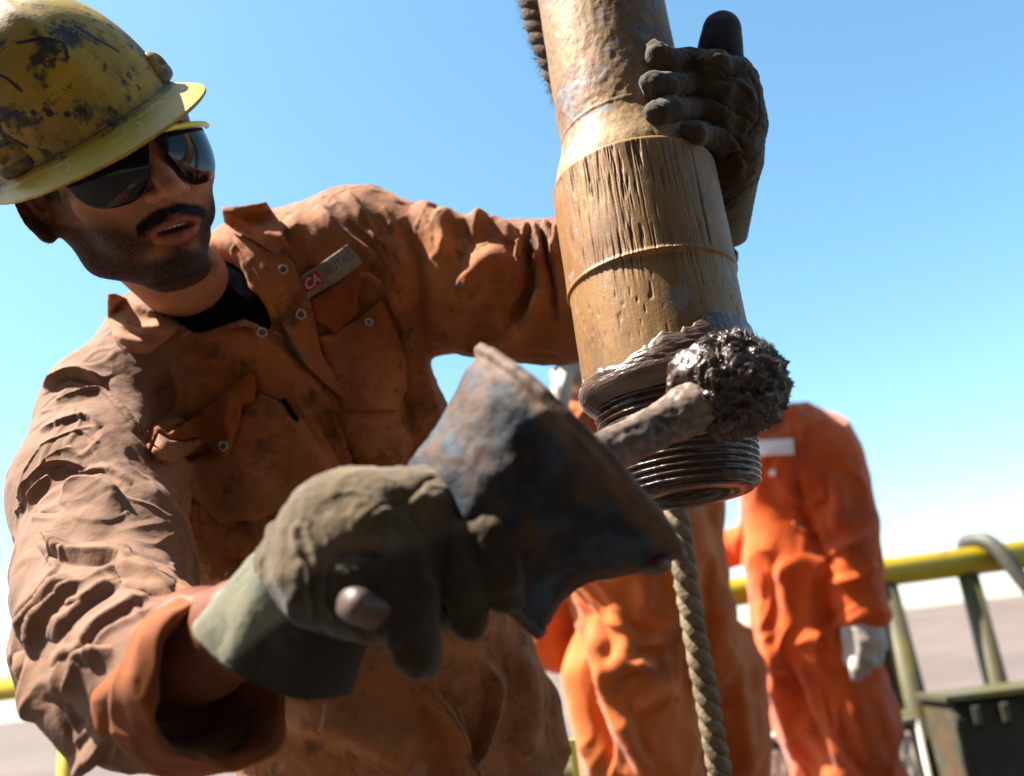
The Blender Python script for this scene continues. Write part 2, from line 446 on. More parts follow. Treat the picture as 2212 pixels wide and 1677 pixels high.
# hose draped over the rail
m_hose = mat('grey_hose', (.055, .055, .045), .6, var=[((.09, .08, .06), 12, .45, .6, .8)], bump=[(80, .4, .002, 'noise')])
h0 = rail_at(2118); e = rail_dir
pth = [h0 + Vector((0, .05, -.55)) - e * .04, h0 + Vector((0, .065, -.2)) - e * .03, h0 + Vector((0, .05, .03)) - e * .02, h0 + Vector((0, 0, .062)), h0 + Vector((0, -.055, .03)) + e * .03,
       h0 + Vector((0, -.075, -.10)) + e * .08, h0 + Vector((0, -.09, -.35)) + e * .20, h0 + Vector((0, -.10, -.70)) + e * .36, h0 + Vector((0, -.12, -1.06)) + e * .48]
tag(mesh_obj('hose', *tube_mesh(spline(pth, 8), .024, 14), m_hose), 'thick grey hose slung over the yellow handrail at far right', 'hose')

# bright expanded metal guard panels: diamond mesh of strands
m_gal = mat('galvanised', (.50, .47, .42), .6, metal=.0, var=[((.25, .2, .15), 10, .5, .65, .7)])
def mesh_panel(x0, x1, z0, z1, dy, label):
    a = rail_at(x0, z0); b = rail_at(x1, z0); u = (b - a); Lh = u.length; u.normalize(); parts = []
    a = a + Vector((0, dy, 0)); cw, ch = .034, .095; nx = int(Lh / cw); nz = int((z1 - z0) / ch)
    V = []; Fc = []
    def bar(p, q, w=.010):
        d = (q - p).normalized(); s = Vector((0, 1, 0)).cross(d) * w; t_ = Vector((0, 1, 0)) * .004; k = len(V)
        for c in (p - s - t_, p + s - t_, p + s + t_, p - s + t_, q - s - t_, q + s - t_, q + s + t_, q - s + t_): V.append(c)
        Fc.extend([(k, k + 1, k + 5, k + 4), (k + 1, k + 2, k + 6, k + 5), (k + 2, k + 3, k + 7, k + 6), (k + 3, k, k + 4, k + 7)])
    for i in range(nx):
        for j in range(nz):
            c = a + u * (i * cw) + Vector((0, 0, j * ch)); m_ = c + u * cw / 2 + Vector((0, 0, ch / 2))
            bar(c, m_); bar(c + u * cw, m_); bar(m_, c + Vector((0, 0, ch))); bar(m_, c + u * cw + Vector((0, 0, ch)))
    root = empty('guard_panel', a, label, 'guard panel', 'expanded metal guard panels under the handrail')
    tag(mesh_obj('diamond_mesh', [tuple(v) for v in V], Fc, m_gal, root, smooth=False), kind='stuff')
    for p, q in ((a, a + u * Lh), (a + Vector((0, 0, z1 - z0)), a + u * Lh + Vector((0, 0, z1 - z0))), (a, a + Vector((0, 0, z1 - z0))), (a + u * Lh, a + u * Lh + Vector((0, 0, z1 - z0)))):
        tube_obj('frame', p, q, .009, m_gal, root, 8)
mesh_panel(1540, 1890, .05, .66, -.05, 'pale diamond mesh guard panel between the two orange workers, low under the rail')
mesh_panel(1925, 2075, .05, .66, -.05, 'pale diamond mesh guard panel right of the hanging white glove, beside the dark tank')

# dark grimy tank at lower right
m_tank = mat('dark_tank', (.035, .04, .025), .65, var=[((.09, .05, .02), 5, .5, .64, .8), ((.10, .10, .05), 9, .55, .68, .7)], bump=[(14, .6, .01, 'noise'), (60, .4, .004, 'noise')])
c0 = rail_at(2262, .36) + Vector((.0, -.24, 0))
tank = empty('tank', (c0.x, c0.y, 0), 'dark grimy green tank below the handrail at the lower right', 'tank')
ang = math.atan2(e.y, e.x); Rt = Matrix.Rotation(ang, 3, 'Z')
bev(mesh_obj('shell', *box_mesh(c0, 1.06, .30, .72, Rt), m_tank, tank, smooth=False), .02, 3)
for k in range(14):
    q = c0 + Rt @ Vector((-.48 + k * .072, -.158, .32)); bev(mesh_obj('rib', *box_mesh(q, .022, .018, .05, Rt), m_tank, tank, smooth=False), .004)
mesh_obj('lid', *box_mesh(c0 + Vector((0, 0, .368)), 1.09, .33, .014, Rt), m_oli, tank, smooth=False)

# ------------------------------------------------ drill pipe, vertical, hanging from above
DA = .905
A = wpt(1423, 700, DA)
RJ, RS = .0850, .0690        # tool joint and shaft radii
hd = Vector((A.x - CAM.x, A.y - CAM.y, 0)).normalized()     # horizontal direction camera -> pipe
def zf(y, r):
    lo, hi = .3, 3.0
    for _ in range(50):
        mid = (lo + hi) / 2; p = np.array((A.x, A.y, mid)) - np.array(hd) * r
        if c2px(w2c(p))[1] > y: lo = mid
        else: hi = mid
    return lo
z_top = 2.9
z_b1 = zf(298, RJ); z_b0 = z_b1 + .052; z_led = zf(545, RJ); z_sh = zf(768, RJ); z_end = zf(1046, .066)
PITCHT = .0063
def lathe(zs, rfun, nt, name, m, par, attrs_fun=None, cap=None):
    th = np.linspace(-np.pi, np.pi, nt, endpoint=False); Zg, Tg = np.meshgrid(zs, th, indexing='ij')
    R = rfun(Tg, Zg)
    # angle 0 faces the camera, +90 degrees is the right-hand side
    dx = -hd.x * np.cos(Tg) + hd.y * np.sin(Tg); dy = -hd.y * np.cos(Tg) - hd.x * np.sin(Tg)
    V = np.stack([A.x + R * dx, A.y + R * dy, Zg], -1).reshape(-1, 3)
    i, k = np.meshgrid(np.arange(len(zs) - 1), np.arange(nt), indexing='ij'); k2 = (k + 1) % nt
    Q = np.stack([i * nt + k, i * nt + k2, (i + 1) * nt + k2, (i + 1) * nt + k], -1).reshape(-1, 4)
    if zs[0] < zs[-1]: Q = Q
    else: Q = Q[:, ::-1]
    n_ = np.cross(V[Q[0, 1]] - V[Q[0, 0]], V[Q[0, 2]] - V[Q[0, 0]])
    if n_ @ (V[Q[0, 0]] - np.array((A.x, A.y, V[Q[0, 0], 2]))) < 0: Q = Q[:, ::-1]
    at = attrs_fun(Tg, Zg, R) if attrs_fun else None
    return mesh_obj(name, V, Q, m, par, attrs={k_: v_ for k_, v_ in at.items()} if at else None)
def cyl(T, Z, r=.08): return np.stack([np.cos(T) * r, np.sin(T) * r, Z], -1)

pipe = empty('drill_pipe', (A.x, A.y, z_end), 'heavy rusty tan steel drill pipe hanging upright with a greasy threaded end', 'drill pipe')
m_rust = mat('rusted_steel', (.215, .112, .040), .62, metal=.15, spec=.4,
    var=[((.28, .17, .075), 9, .42, .62, .8), ((.13, .055, .018), 16, .46, .64, .85), ((.14, .145, .145), 24, .52, .63, .9), ((.11, .055, .025), 55, .56, .7, .8), ((.34, .26, .18), 70, .6, .7, .5)],
    bump=[(190, .35, .0014, 'noise'), (520, .3, .0006, 'noise')])
m_rustj = mat('rusted_joint', (.24, .108, .026), .55, metal=.15, spec=.45,
    var=[((.26, .15, .048), 8, .42, .62, .8, (1, 1, .5)), ((.13, .06, .018), 60, .48, .62, .45, (1, 1, .12)), ((.07, .033, .014), 13, .56, .7, .7), ((.22, .20, .18), 26, .585, .66, .85), ((.34, .25, .15), 110, .60, .68, .7), ((.09, .05, .03), 6, .52, .66, .6)],
    bump=[(150, .35, .0012, 'noise', (1, 1, .15)), (420, .35, .0006, 'noise')])
mix_attr(m_rustj, 'gouge', (.07, .032, .011), None, .15, 1.1)
mix_attr(m_rust, 'worn', (.33, .22, .10), None, .2, .9, noise=(40, .5))
def r_shaft(T, Z):
    t = np.clip((z_b0 - Z) / (z_b0 - z_b1), 0, 1); t = t * t * (3 - 2 * t) * .75 + t * .25
    r = RS + (RJ - .0035 - RS) * t
    P = cyl(T, Z)
    r = r + .0006 * fbm(P, 38, 3) + .0006 * fbm(P, 150, 3, 3) - .0006 * np.clip(fbm(P, 60, 2, 9) - .25, 0, 1) * 3
    return r + .0007 * np.exp(-((Z - z_b0 - .004 - .003 * np.sin(T)) / .0015) ** 2)
def r_joint(T, Z):
    P = cyl(T, Z)
    s = np.clip((z_b1 - Z) / .004, 0, 1); r = RJ - .0035 * (1 - s) ** 2
    below = 1 / (1 + np.exp((Z - z_led) / .0012))
    r = r + .0004 - .0020 * below + .0020 * np.exp(-((Z - z_led - .001) / .0022) ** 2) * (1 + .5 * np.sin(2.3 * T + 1))
    r = r + .0006 * fbm(P, 30, 3)
    g = gouge(T, Z); return r - .0015 * g
def gouge(T, Z):
    P = np.stack([np.cos(T) * .08 * 560, np.sin(T) * .08 * 560, Z * 34], -1)
    n1 = np.clip(fbm(P, 1.0, 2, 2) * 1.9 - .06, 0, 1) ** .8
    P2 = np.stack([np.cos(T) * .08 * 150, np.sin(T) * .08 * 150, Z * 12], -1)
    n2 = np.clip(vnoise(P2, 1.0, 5) - .45, 0, 1) * 1.6
    up = 1 / (1 + np.exp(-(Z - z_led + .008) / .010)) * np.clip((z_b1 - .002 - Z) / .006, 0, 1)
    up = np.maximum(up * np.clip(1.15 - np.clip(T, 0, 3) * .75, .25, 1), .0)
    dn = np.exp(-((z_led - .045 - Z) / .035) ** 2) * .55
    P3 = np.stack([np.cos(T) * .08 * 380, np.sin(T) * .08 * 380, Z * 90], -1); n3 = np.clip(vnoise(P3, 1.0, 11) - .42, 0, 1) * 2.2
    up = up * np.clip(.75 + 1.3 * vnoise(np.stack([np.cos(T) * 4, np.sin(T) * 4, Z * 22], -1), 1.0, 14), .0, 1)
    f = up * np.maximum(n1, n2 * .9) + (1 - np.clip(up * 2, 0, 1)) * dn * n3
    sc_ = np.exp(-((T - .78) / .020) ** 2) * np.clip((z_b1 - .01 - Z) / .01, 0, 1) * np.clip((Z - z_led - .0) / .01, 0, 1) * .9 * (.6 + .5 * vnoise(P2, 1, 8))
    return np.clip(f + sc_, 0, 1)
lathe(np.concatenate([np.arange(z_b1 - .0005, z_b0 + .30, .0016), np.arange(z_b0 + .31, z_top, .02)]), r_shaft, 420, 'shaft', m_rust, pipe, lambda T, Z, R: {'worn': np.clip(1 - np.abs(Z - (z_b1 + .012)) / .02, 0, 1)})
lathe(np.arange(z_sh - .001, z_b1 + .0012, .0010), r_joint, 860, 'tool_joint', m_rustj, pipe, lambda T, Z, R: {'gouge': gouge(T, Z)})
# threaded pin, helical thread under a smear of dope
m_grease = mat('thread_dope', (.075, .040, .023), .27, metal=.0, spec=.55, var=[((.030, .018, .012), 40, .42, .6, .85, (1, 1, 3)), ((.12, .070, .045), 55, .55, .68, .7, (1, 1, 4)), ((.20, .11, .05), 14, .6, .7, .5)],
    bump=[(90, .6, .002, 'noise', (1, 1, 3.5)), (300, .4, .0008, 'noise', (1, 1, 2))], coat=.0)
mix_attr(m_grease, 'bare', (.13, .13, .12), .22, .3, .7)
def r_pin(T, Z):
    t = (z_sh - Z) / (z_sh - z_end)
    core = .0745 - .0125 * np.clip(t, 0, 1)
    neck = np.clip(1 - t / .09, 0, 1)                       # plain neck under the shoulder
    ph = (Z / PITCHT + T / (2 * np.pi)) % 1.0
    saw = np.abs(ph * 2 - 1); saw = np.clip(saw * 1.5 - .25, 0, 1); saw = saw * saw * (3 - 2 * saw)
    P = cyl(T, Z); P2 = P * np.array((30, 30, 230.)); fill = np.clip(.30 + .9 * fbm(P, 34, 3, 2) - .5 * np.clip((T - .9) / .4, 0, 1) - .45 * np.exp(-((T + .75) / .5) ** 2), 0, 1)
    r = core + .0050 * (saw * (1 - fill * .75) + fill * .6) * (1 - neck) + .0012 * neck
    r = r + .0024 * fbm(P2 * .6, 1.0, 3, 4) * (.3 + fill) + .0022 * np.clip(fbm(P * np.array((50, 50, 120.)), 1, 2, 8) - .1, 0, 1) * (1 - neck)
    e_ = np.clip((Z - z_end) / .006, 0, 1); return r - .005 * (1 - e_) ** 2
def pin_attr(T, Z, R):
    P = cyl(T, Z); b = np.clip((T - 1.0) / .25, 0, 1) * np.clip((z_sh - .085 - Z) / .02, 0, 1) + .35 * fbm(P, 60, 2, 6); return {'bare': b}
lathe(np.arange(z_end, z_sh, .00055), r_pin, 560, 'threaded_pin', m_grease, pipe, pin_attr)
# end face and bore
zs = np.linspace(0, 1, 10); th = np.linspace(0, 2 * np.pi, 96, endpoint=False); ringr = [.0605, .059, .050, .0400, .0385, .0385, .0385]; ringz = [.0002, -.001, -.0012, -.001, .004, .05, .12]
V = np.array([(A.x + r * math.cos(t), A.y + r * math.sin(t), z_end + z) for r, z in zip(ringr, ringz) for t in th]); n = 96
mesh_obj('bore', V, [(i * n + k, (i + 1) * n + k, (i + 1) * n + (k + 1) % n, i * n + (k + 1) % n) for i in range(len(ringr) - 1) for k in range(n)], m_grease, pipe)
# grease collar pushed up over the shoulder
m_collar = mat('thread_dope_collar', (.10, .058, .038), .36, metal=.0, spec=.6, var=[((.05, .03, .02), 30, .45, .62, .85, (1, 1, 3)), ((.16, .10, .07), 60, .55, .68, .7, (1, 1, 4))], bump=[(120, .6, .0018, 'noise', (1, 1, 4)), (320, .4, .0008, 'noise', (1, 1, 2))])
def collar_top(T): # height of the grease edge above the shoulder
    return .004 + .034 * np.clip((T + .45) / 1.0, 0, 1) ** 1.1 + .004 * vnoise(np.stack([T * 6, T * 0, T * 0], -1), 1, 3) + .0025 * vnoise(np.stack([T * 23, T * 0, T * 0], -1), 1, 4)
nt = 560; th = np.linspace(-np.pi, np.pi, nt, endpoint=False); us = np.linspace(0, 1, 64)
U, T = np.meshgrid(us, th, indexing='ij'); ct = collar_top(T)
# u 0..0.55: outside, from top edge down to the shoulder lip; 0.55..1: underside sweeping in to the pin neck
zo = z_sh + ct - (ct + .006) * np.clip(U / .5, 0, 1); P = cyl(T, zo)
thick = .0004 + .0038 * np.sin(np.clip(U / .6, 0, 1) * np.pi * .75) ** .6
Rr = RJ + thick + .0016 * fbm(P * np.array((45, 45, 190.)), 1, 3, 1) * np.clip(U * 6, 0, 1)
v_ = np.clip((U - .5) / .5, 0, 1); Rr = Rr * (1 - v_ ** 1.5) + (.0765) * v_ ** 1.5; Zr = zo - .017 * v_ ** .7 + .0015 * fbm(cyl(T, U * .1), 40, 2, 3) * v_
Rr[0] = RJ - .002
dx = -hd.x * np.cos(T) + hd.y * np.sin(T); dy = -hd.y * np.cos(T) - hd.x * np.sin(T)
V = np.stack([A.x + Rr * dx, A.y + Rr * dy, Zr], -1).reshape(-1, 3); i, k = np.meshgrid(np.arange(63), np.arange(nt), indexing='ij'); k2 = (k + 1) % nt
Q = np.stack([i * nt + k, (i + 1) * nt + k, (i + 1) * nt + k2, i * nt + k2], -1).reshape(-1, 4)
n_ = np.cross(V[Q[900, 1]] - V[Q[900, 0]], V[Q[900, 2]] - V[Q[900, 0]])
if n_ @ (V[Q[900, 0]] - np.array((A.x, A.y, V[Q[900, 0], 2]))) < 0: Q = Q[:, ::-1]
mesh_obj('grease_collar', V, Q, m_collar, pipe)

# ------------------------------------------------ laid rope
m_rope = mat('hemp_rope', (.19, .145, .08), .9, var=[((.10, .075, .04), 30, .42, .6, .8), ((.27, .21, .13), 60, .5, .65, .7), ((.07, .06, .045), 14, .55, .68, .8)], bump=[(160, .8, .0025, 'noise'), (420, .6, .001, 'noise')])
def rope(path, R, pitch, label, m_rope=m_rope, nf=260, fl=1.0):
    P = spline(path, 24); seg = np.linalg.norm(np.diff(P, axis=0), axis=1); s = np.concatenate([[0], np.cumsum(seg)])
    n = int(s[-1] / .0045); q = np.linspace(0, s[-1], n); C = np.stack([np.interp(q, s, P[:, k]) for k in range(3)], 1)
    T = np.gradient(C, axis=0); T /= np.linalg.norm(T, axis=1, keepdims=True); b = np.cross(T, (0.2, 1, 0.1)); b /= np.linalg.norm(b, axis=1, keepdims=True); c = np.cross(T, b)
    root = empty('rope', Vector(path[0]), label, 'rope', 'thick laid ropes hanging by the drill pipe')
    for k in range(3):
        a = -q / pitch * 2 * np.pi + k * 2.0944
        S = C + (np.cos(a)[:, None] * b + np.sin(a)[:, None] * c) * R * .52
        V, Fc = tube_mesh(S, R * .56 * (1 + .05 * vnoise(S, 60, 2)), 14)
        V = V + (V - np.repeat(S, 14, 0)) * (.10 * vnoise(V, 420, 3) + .08 * vnoise(V, 160, 5))[:, None]
        mesh_obj('strand', V, np.array(Fc[:-2]), m_rope, root)
    # stray fibres
    V = []; Fc = []
    for _ in range(nf):
        i_ = rnd.randrange(n); a = rnd.uniform(0, 6.28); d = (math.cos(a) * b[i_] + math.sin(a) * c[i_]); p = C[i_] + d * R * .97; q_ = p + d * rnd.uniform(.002, .008) * fl + T[i_] * rnd.uniform(-.012, .012); w = T[i_] * .0004
        k = len(V); V += [p - w, p + w, q_]; Fc.append((k, k + 1, k + 2))
    tag(mesh_obj('stray_fibres', np.array(V), np.array(Fc), m_rope, root, smooth=False), kind='stuff')
rope([wpt(1262, -420, 1.24), wpt(1282, -200, 1.23), wpt(1305, 100, 1.21), wpt(1345, 400, 1.20), wpt(1400, 740, 1.20), wpt(1440, 960, 1.20), wpt(1462, 1110, 1.20), wpt(1478, 1220, 1.19), wpt(1496, 1340, 1.19), wpt(1522, 1480, 1.19), wpt(1556, 1677, 1.19), wpt(1600, 1960, 1.20)], .0155, .070, 'thick tan laid rope hanging below the end of the drill pipe')
m_shag = mat('shaggy_brown_rope', (.085, .055, .034), .95, var=[((.04, .025, .016), 50, .42, .6, .8), ((.14, .095, .06), 90, .55, .66, .7)], bump=[(220, .9, .003, 'noise')])
rope([wpt(1120, -260, 1.14), wpt(1138, -60, 1.13), wpt(1158, 40, 1.12), wpt(1186, 120, 1.11), wpt(1225, 220, 1.11), wpt(1275, 340, 1.12), wpt(1330, 520, 1.14), wpt(1380, 740, 1.15), wpt(1425, 920, 1.165)], .0155, .050, 'shaggy brown rope behind the upper left edge of the drill pipe', m_shag, 2600, 1.3)
# ------------------------------------------------ dope bucket: a dented frustum held sideways in the lower glove
m_bucket = mat('grimy_bucket', (.012, .017, .024), .72, metal=.0, spec=.25,
    var=[((.065, .034, .018), 11, .50, .57, .95), ((.026, .045, .062), 16, .52, .60, .9), ((.060, .036, .022), 34, .57, .66, .8), ((.028, .038, .046), 60, .60, .68, .6), ((.012, .012, .014), 12, .55, .64, .9)],
    bump=[(26, .7, .006, 'noise'), (110, .5, .002, 'noise'), (330, .4, .0008, 'noise')])
mix_attr(m_bucket, 'mud', (.10, .062, .040), .7, .35, .75, noise=(45, .6))
rimc = cpt(1242, 990, .640); basec = cpt(1018, 1208, .635)
axb = (rimc - basec); Lb = np.linalg.norm(axb); axb = axb / Lb
axb = axb + np.array((0, 0, -.06)); axb /= np.linalg.norm(axb)        # rim turned slightly away from the lens
ub = np.cross(axb, (0, 0, 1)); ub /= np.linalg.norm(ub); vb = np.cross(axb, ub)
n_t, prof = 260, []
# (position along the axis, radius): rolled rim, belly, base flange
Rr_, Rb_ = 297 / F0 * .64, 222 / F0 * .635
for t in np.linspace(0, 1, 90): prof.append((t * Lb, Rb_ + (Rr_ - Rb_) * (t ** 1.15)))
prof += [(Lb + .001, Rr_ + .003), (Lb + .004, Rr_ + .0045), (Lb + .008, Rr_ + .0035), (Lb + .009, Rr_ + .0), (Lb + .006, Rr_ - .0025)]
prof += [(Lb * t, Rb_ + (Rr_ - Rb_) * t - .004) for t in np.linspace(.97, .05, 30)] + [(Lb * .05, .05), (Lb * .05, .001)]
prof = [(0.0, .001), (-.001, .05), (-.002, Rb_ - .006), (-.004, Rb_ + .001), (-.001, Rb_ + .0035), (.004, Rb_ + .003)] + prof
th = np.linspace(0, 2 * np.pi, n_t, endpoint=False); V = []; mud = []
for s_, r_ in prof:
    for t in th: V.append(basec + axb * s_ + (ub * math.cos(t) + vb * math.sin(t)) * r_)
V = np.array(V); ctr = basec + axb * (Lb / 2)
rad = V - basec; along = rad @ axb; rad = rad - along[:, None] * axb; rl = np.linalg.norm(rad, axis=1, keepdims=True) + 1e-6
dn = .0035 * fbm(V, 75, 2, 13) * np.clip((along / Lb - .9) * 10, 0, 1) + .006 * fbm(V, 14, 2, 3) + .0022 * fbm(V, 60, 3, 5) - .006 * np.clip(fbm(V, 20, 2, 9), 0, 1) + .0035 * ridged(V, 18, 4, 2)
V = V + rad / rl * dn[:, None] * np.clip(rl / .05, 0, 1)
# hollow waist towards the base on the lower right, as the real one is battered in
lowr = np.clip((rad / rl) @ vb * 1.0, -1, 1)
x_, y_, d_ = c2px(V)
V = V - rad / rl * (np.exp(-((along / Lb - .42) / .28) ** 2) * .016 * np.clip((rad / rl) @ (np.array((.65, -.76, 0))), 0, 1))[:, None]
mudv = np.clip((along / Lb - .80) * 5.5, 0, 1) * .9 + np.clip((.10 - along / Lb) * 9, 0, 1) * .5 + .28 * fbm(V, 16, 3, 4)
npf = len(prof); i, k = np.meshgrid(np.arange(npf - 1), np.arange(n_t), indexing='ij'); k2 = (k + 1) % n_t
Q = np.stack([i * n_t + k, (i + 1) * n_t + k, (i + 1) * n_t + k2, i * n_t + k2], -1).reshape(-1, 4)
VN = vnormals(V, Q)
sgn = (VN[40 * n_t:41 * n_t] * (rad / rl)[40 * n_t:41 * n_t]).sum()
if sgn < 0: Q = Q[:, ::-1]
bucket = empty('grease_bucket', Vector(c2w(basec)), 'dark battered metal grease bucket tipped sideways, gripped by the lower gloved hand', 'bucket')
mesh_obj('bucket_shell', c2w(V), Q, m_bucket, bucket, attrs={'mud': mudv})
# bail ears and the stub of handle that shows through the fist
m_stub = mat('worn_handle', (.060, .034, .022), .55, var=[((.12, .07, .05), 60, .45, .6, .8), ((.13, .09, .07), 40, .55, .66, .6)], bump=[(160, .4, .001, 'noise')])
hp = [cpt(1000, 1330, .60), cpt(880, 1325, .560), cpt(815, 1318, .536), cpt(746, 1305, .520)]
V, Fc = tube_mesh(c2w(spline(hp, 6)), [.0110] * 16 + [.0112, .0105, .0085], 20)
V = V + .0016 * np.stack([fbm(V, 90, 2, q) for q in (1, 2, 3)], 1)
mesh_obj('handle', V, Fc, m_stub, bucket)
V, Fc = tube_mesh(c2w(spline([cpt(1395, 1225, .60), cpt(1418, 1222, .596), cpt(1432, 1218, .60)], 5)), [.006] * 11, 12)
mesh_obj('bail_ear', V, Fc, m_stub, bucket)

# ------------------------------------------------ dope brush
m_bhand = mat('greasy_wood', (.20, .145, .10), .36, spec=.5, var=[((.07, .045, .032), 22, .42, .6, .8, (1, 1, 1)), ((.30, .25, .20), 50, .52, .66, .8), ((.04, .025, .02), 80, .6, .7, .8)], bump=[(120, .5, .0015, 'noise'), (45, .5, .003, 'noise')], coat=.1)
m_brist = mat('greasy_bristle', (.060, .034, .020), .34, spec=.7, var=[((.08, .05, .03), 45, .5, .66, .8)])
m_core = mat('grease_lump', (.070, .040, .024), .34, spec=.7, var=[((.15, .10, .075), 40, .5, .64, .8), ((.018, .011, .008), 60, .5, .62, .8)], bump=[(150, .6, .002, 'noise'), (60, .5, .004, 'vor')], coat=.1)
brush = empty('grease_brush', Vector(c2w(cpt(1570, 830, .74))), 'stubby brush caked in dark grease dabbing the pipe threads, its handle rising from the bucket', 'brush')
hand = [(1160, 1040, .675, 50), (1250, 1000, .695, 49), (1340, 962, .712, 48), (1430, 918, .728, 50), (1490, 885, .738, 60), (1540, 858, .745, 76)]
pth = spline([cpt(x, y, d) for x, y, d, r in hand], 16); rads = spline([np.array((r / F0 * d,)) for x, y, d, r in hand], 16)[:, 0]
V, Fc = tube_mesh(pth, rads, 64)
ctrv = np.repeat(pth, 64, 0)[:len(V)]; rv = V - ctrv; rv /= np.linalg.norm(rv, axis=1, keepdims=True)
along_ = np.repeat(np.arange(len(pth)), 64)[:len(V)] / len(pth)
a_d = (pth[-1] - pth[0]); a_d /= np.linalg.norm(a_d)
Pn = V - np.outer(V @ a_d, a_d) * .82
V = V + rv * (.0016 * fbm(Pn, 130, 3, 2) + .0020 * fbm(Pn, 48, 2, 4) + .0012 * fbm(V, 170, 2, 7))[:, None]
mesh_obj('handle', c2w(V), Fc, m_bhand, brush)
# matted head
Bc = cpt(1580, 826, .752); fB = Field(Bc - .075, Bc + .075, .0017)
axh = cpt(1610, 800, .745) - cpt(1500, 880, .738); axh /= np.linalg.norm(axh)
ball = [(1520, 800, .742, 52), (1560, 780, .748, 48), (1600, 780, .752, 52), (1640, 800, .760, 48), (1650, 840, .760, 46), (1625, 880, .752, 44), (1580, 895, .745, 46), (1540, 885, .740, 48), (1570, 835, .735, 70), (1610, 830, .742, 66), (1460, 838, .744, 20), (1474, 812, .746, 24), (1500, 792, .748, 30)]
for x, y, d, r in ball: fB.ell(cpt(x, y, d), np.array((1, 1, 1)) * r / F0 * d, .014)
V, Q = fB.mesh(); V = relax(V, Q, 1); N_ = vnormals(V, Q)
right_side = np.clip((c2px(V)[0] - 1480) / 60, 0, 1)
def tufts(P):
    a = np.abs(vnoise(P, 85, 3)); b = np.abs(vnoise(P, 190, 4)); return (1 - a * 2.0) * .6 + (1 - b * 2) * .4
V2 = V + N_ * (right_side * (.0085 * tufts(V) - .002 + .0040 * fbm(V, 260, 2, 6)) + (1 - right_side) * (.005 * fbm(V, 60, 3, 3) + .002 * ridged(V, 90, 3)))[:, None]
mesh_obj('grease_lump', c2w(V2), Q, m_core, brush)
idx = [i for i in np.random.RandomState(5).choice(len(V), 9000, replace=len(V) < 9000) if right_side[i] > .4]
BV = []; BF = []; bax = cpt(1570, 835, .755)
for i in idx:
    p = V2[i]; n_ = N_[i]; o = n_ * .6 + axh * .35 + np.array([rnd.uniform(-.2, .2) + .75 * vnoise(p[None], 95, 20 + q)[0] for q in range(3)]); o /= np.linalg.norm(o)
    L_ = rnd.uniform(.0012, .0042) * (1.0 + .6 * vnoise(p[None] , 120, 9)[0]); s1 = np.cross(o, n_ + .3 * axh + .01); s1 /= (np.linalg.norm(s1) + 1e-9); s2 = np.cross(o, s1); w = .00065
    k = len(BV); b0 = p - o * .001
    BV += [b0 + s1 * w, b0 - s1 * w * .5 + s2 * w * .87, b0 - s1 * w * .5 - s2 * w * .87, p + o * L_]
    BF += [(k, k + 1, k + 3), (k + 1, k + 2, k + 3), (k + 2, k, k + 3)]
tag(mesh_obj('bristles', c2w(np.array(BV)), np.array(BF), m_brist, brush), kind='stuff')
# ================================================ the worker
def rpx(r, d): return r / F0 * d
def ch(pts): return [(cpt(x, y, d), rpx(r, d)) for x, y, d, r in pts]

CLOTH = (.34, .122, .038)
m_cloth = mat('coverall_cloth', CLOTH, .85, spec=.2, sheen=.06,
    var=[((.19, .062, .018), 5, .42, .60, .85), ((.42, .17, .070), 9, .50, .64, .7), ((.075, .036, .016), 16, .55, .66, .85), ((.20, .105, .050), 3.2, .52, .62, .7), ((.05, .026, .013), 50, .58, .68, .6)],
    bump=[(900, .35, .0008, 'noise'), (26, .30, .006, 'noise'), (75, .45, .0024, 'noise')])
mix_attr(m_cloth, 'painted_sun', (.20, .108, .066), None, .1, 1.0, noise=(12, .9))  # paler where the sun falls, highlight put into the cloth colour
mix_attr(m_cloth, 'seam', (.10, .045, .02), None, .2, 1.0)
m_inner = mat('cloth_reverse', (.27, .070, .014), .88, spec=.2, sheen=.05, var=[((.14, .04, .010), 7, .45, .62, .8)], bump=[(900, .3, .0006, 'noise')])
m_stitch = mat('stitching', (.42, .22, .12), .9, var=[((.25, .12, .06), 60, .5, .6, .6)])
m_skin = mat('skin', (.40, .175, .088), .60, spec=.18, sss=.12, var=[((.28, .110, .052), 14, .45, .62, .6), ((.45, .215, .12), 40, .55, .68, .4)], bump=[(700, .25, .0005, 'noise'), (180, .15, .001, 'noise')])
mix_attr(m_skin, 'stubble', (.032, .019, .013), .85, .15, .95, noise=(520, .55))
mix_attr(m_skin, 'tanned', (.16, .058, .030), .42, 0, 1.)
mix_attr(m_skin, 'lip', (.27, .075, .055), .38, .1, .9)
mix_attr(m_skin, 'hair', (.015, .011, .010), .6, .3, .6, noise=(400, .3))
m_hair = mat('black_hair', (.016, .012, .010), .5, spec=.4)
m_shirt = mat('dark_undershirt', (.006, .006, .008), 1., spec=0., bump=[(500, .3, .001, 'noise')])
m_snap = mat('snap_metal', (.42, .40, .36), .35, metal=.8)
m_snapd = mat('snap_dark', (.10, .06, .04), .6)

worker = empty('person', wpt(900, 2300, 1.3), 'man in scuffed yellow hard hat, dark sunglasses and brown coverall, gripping the pipe', 'person')

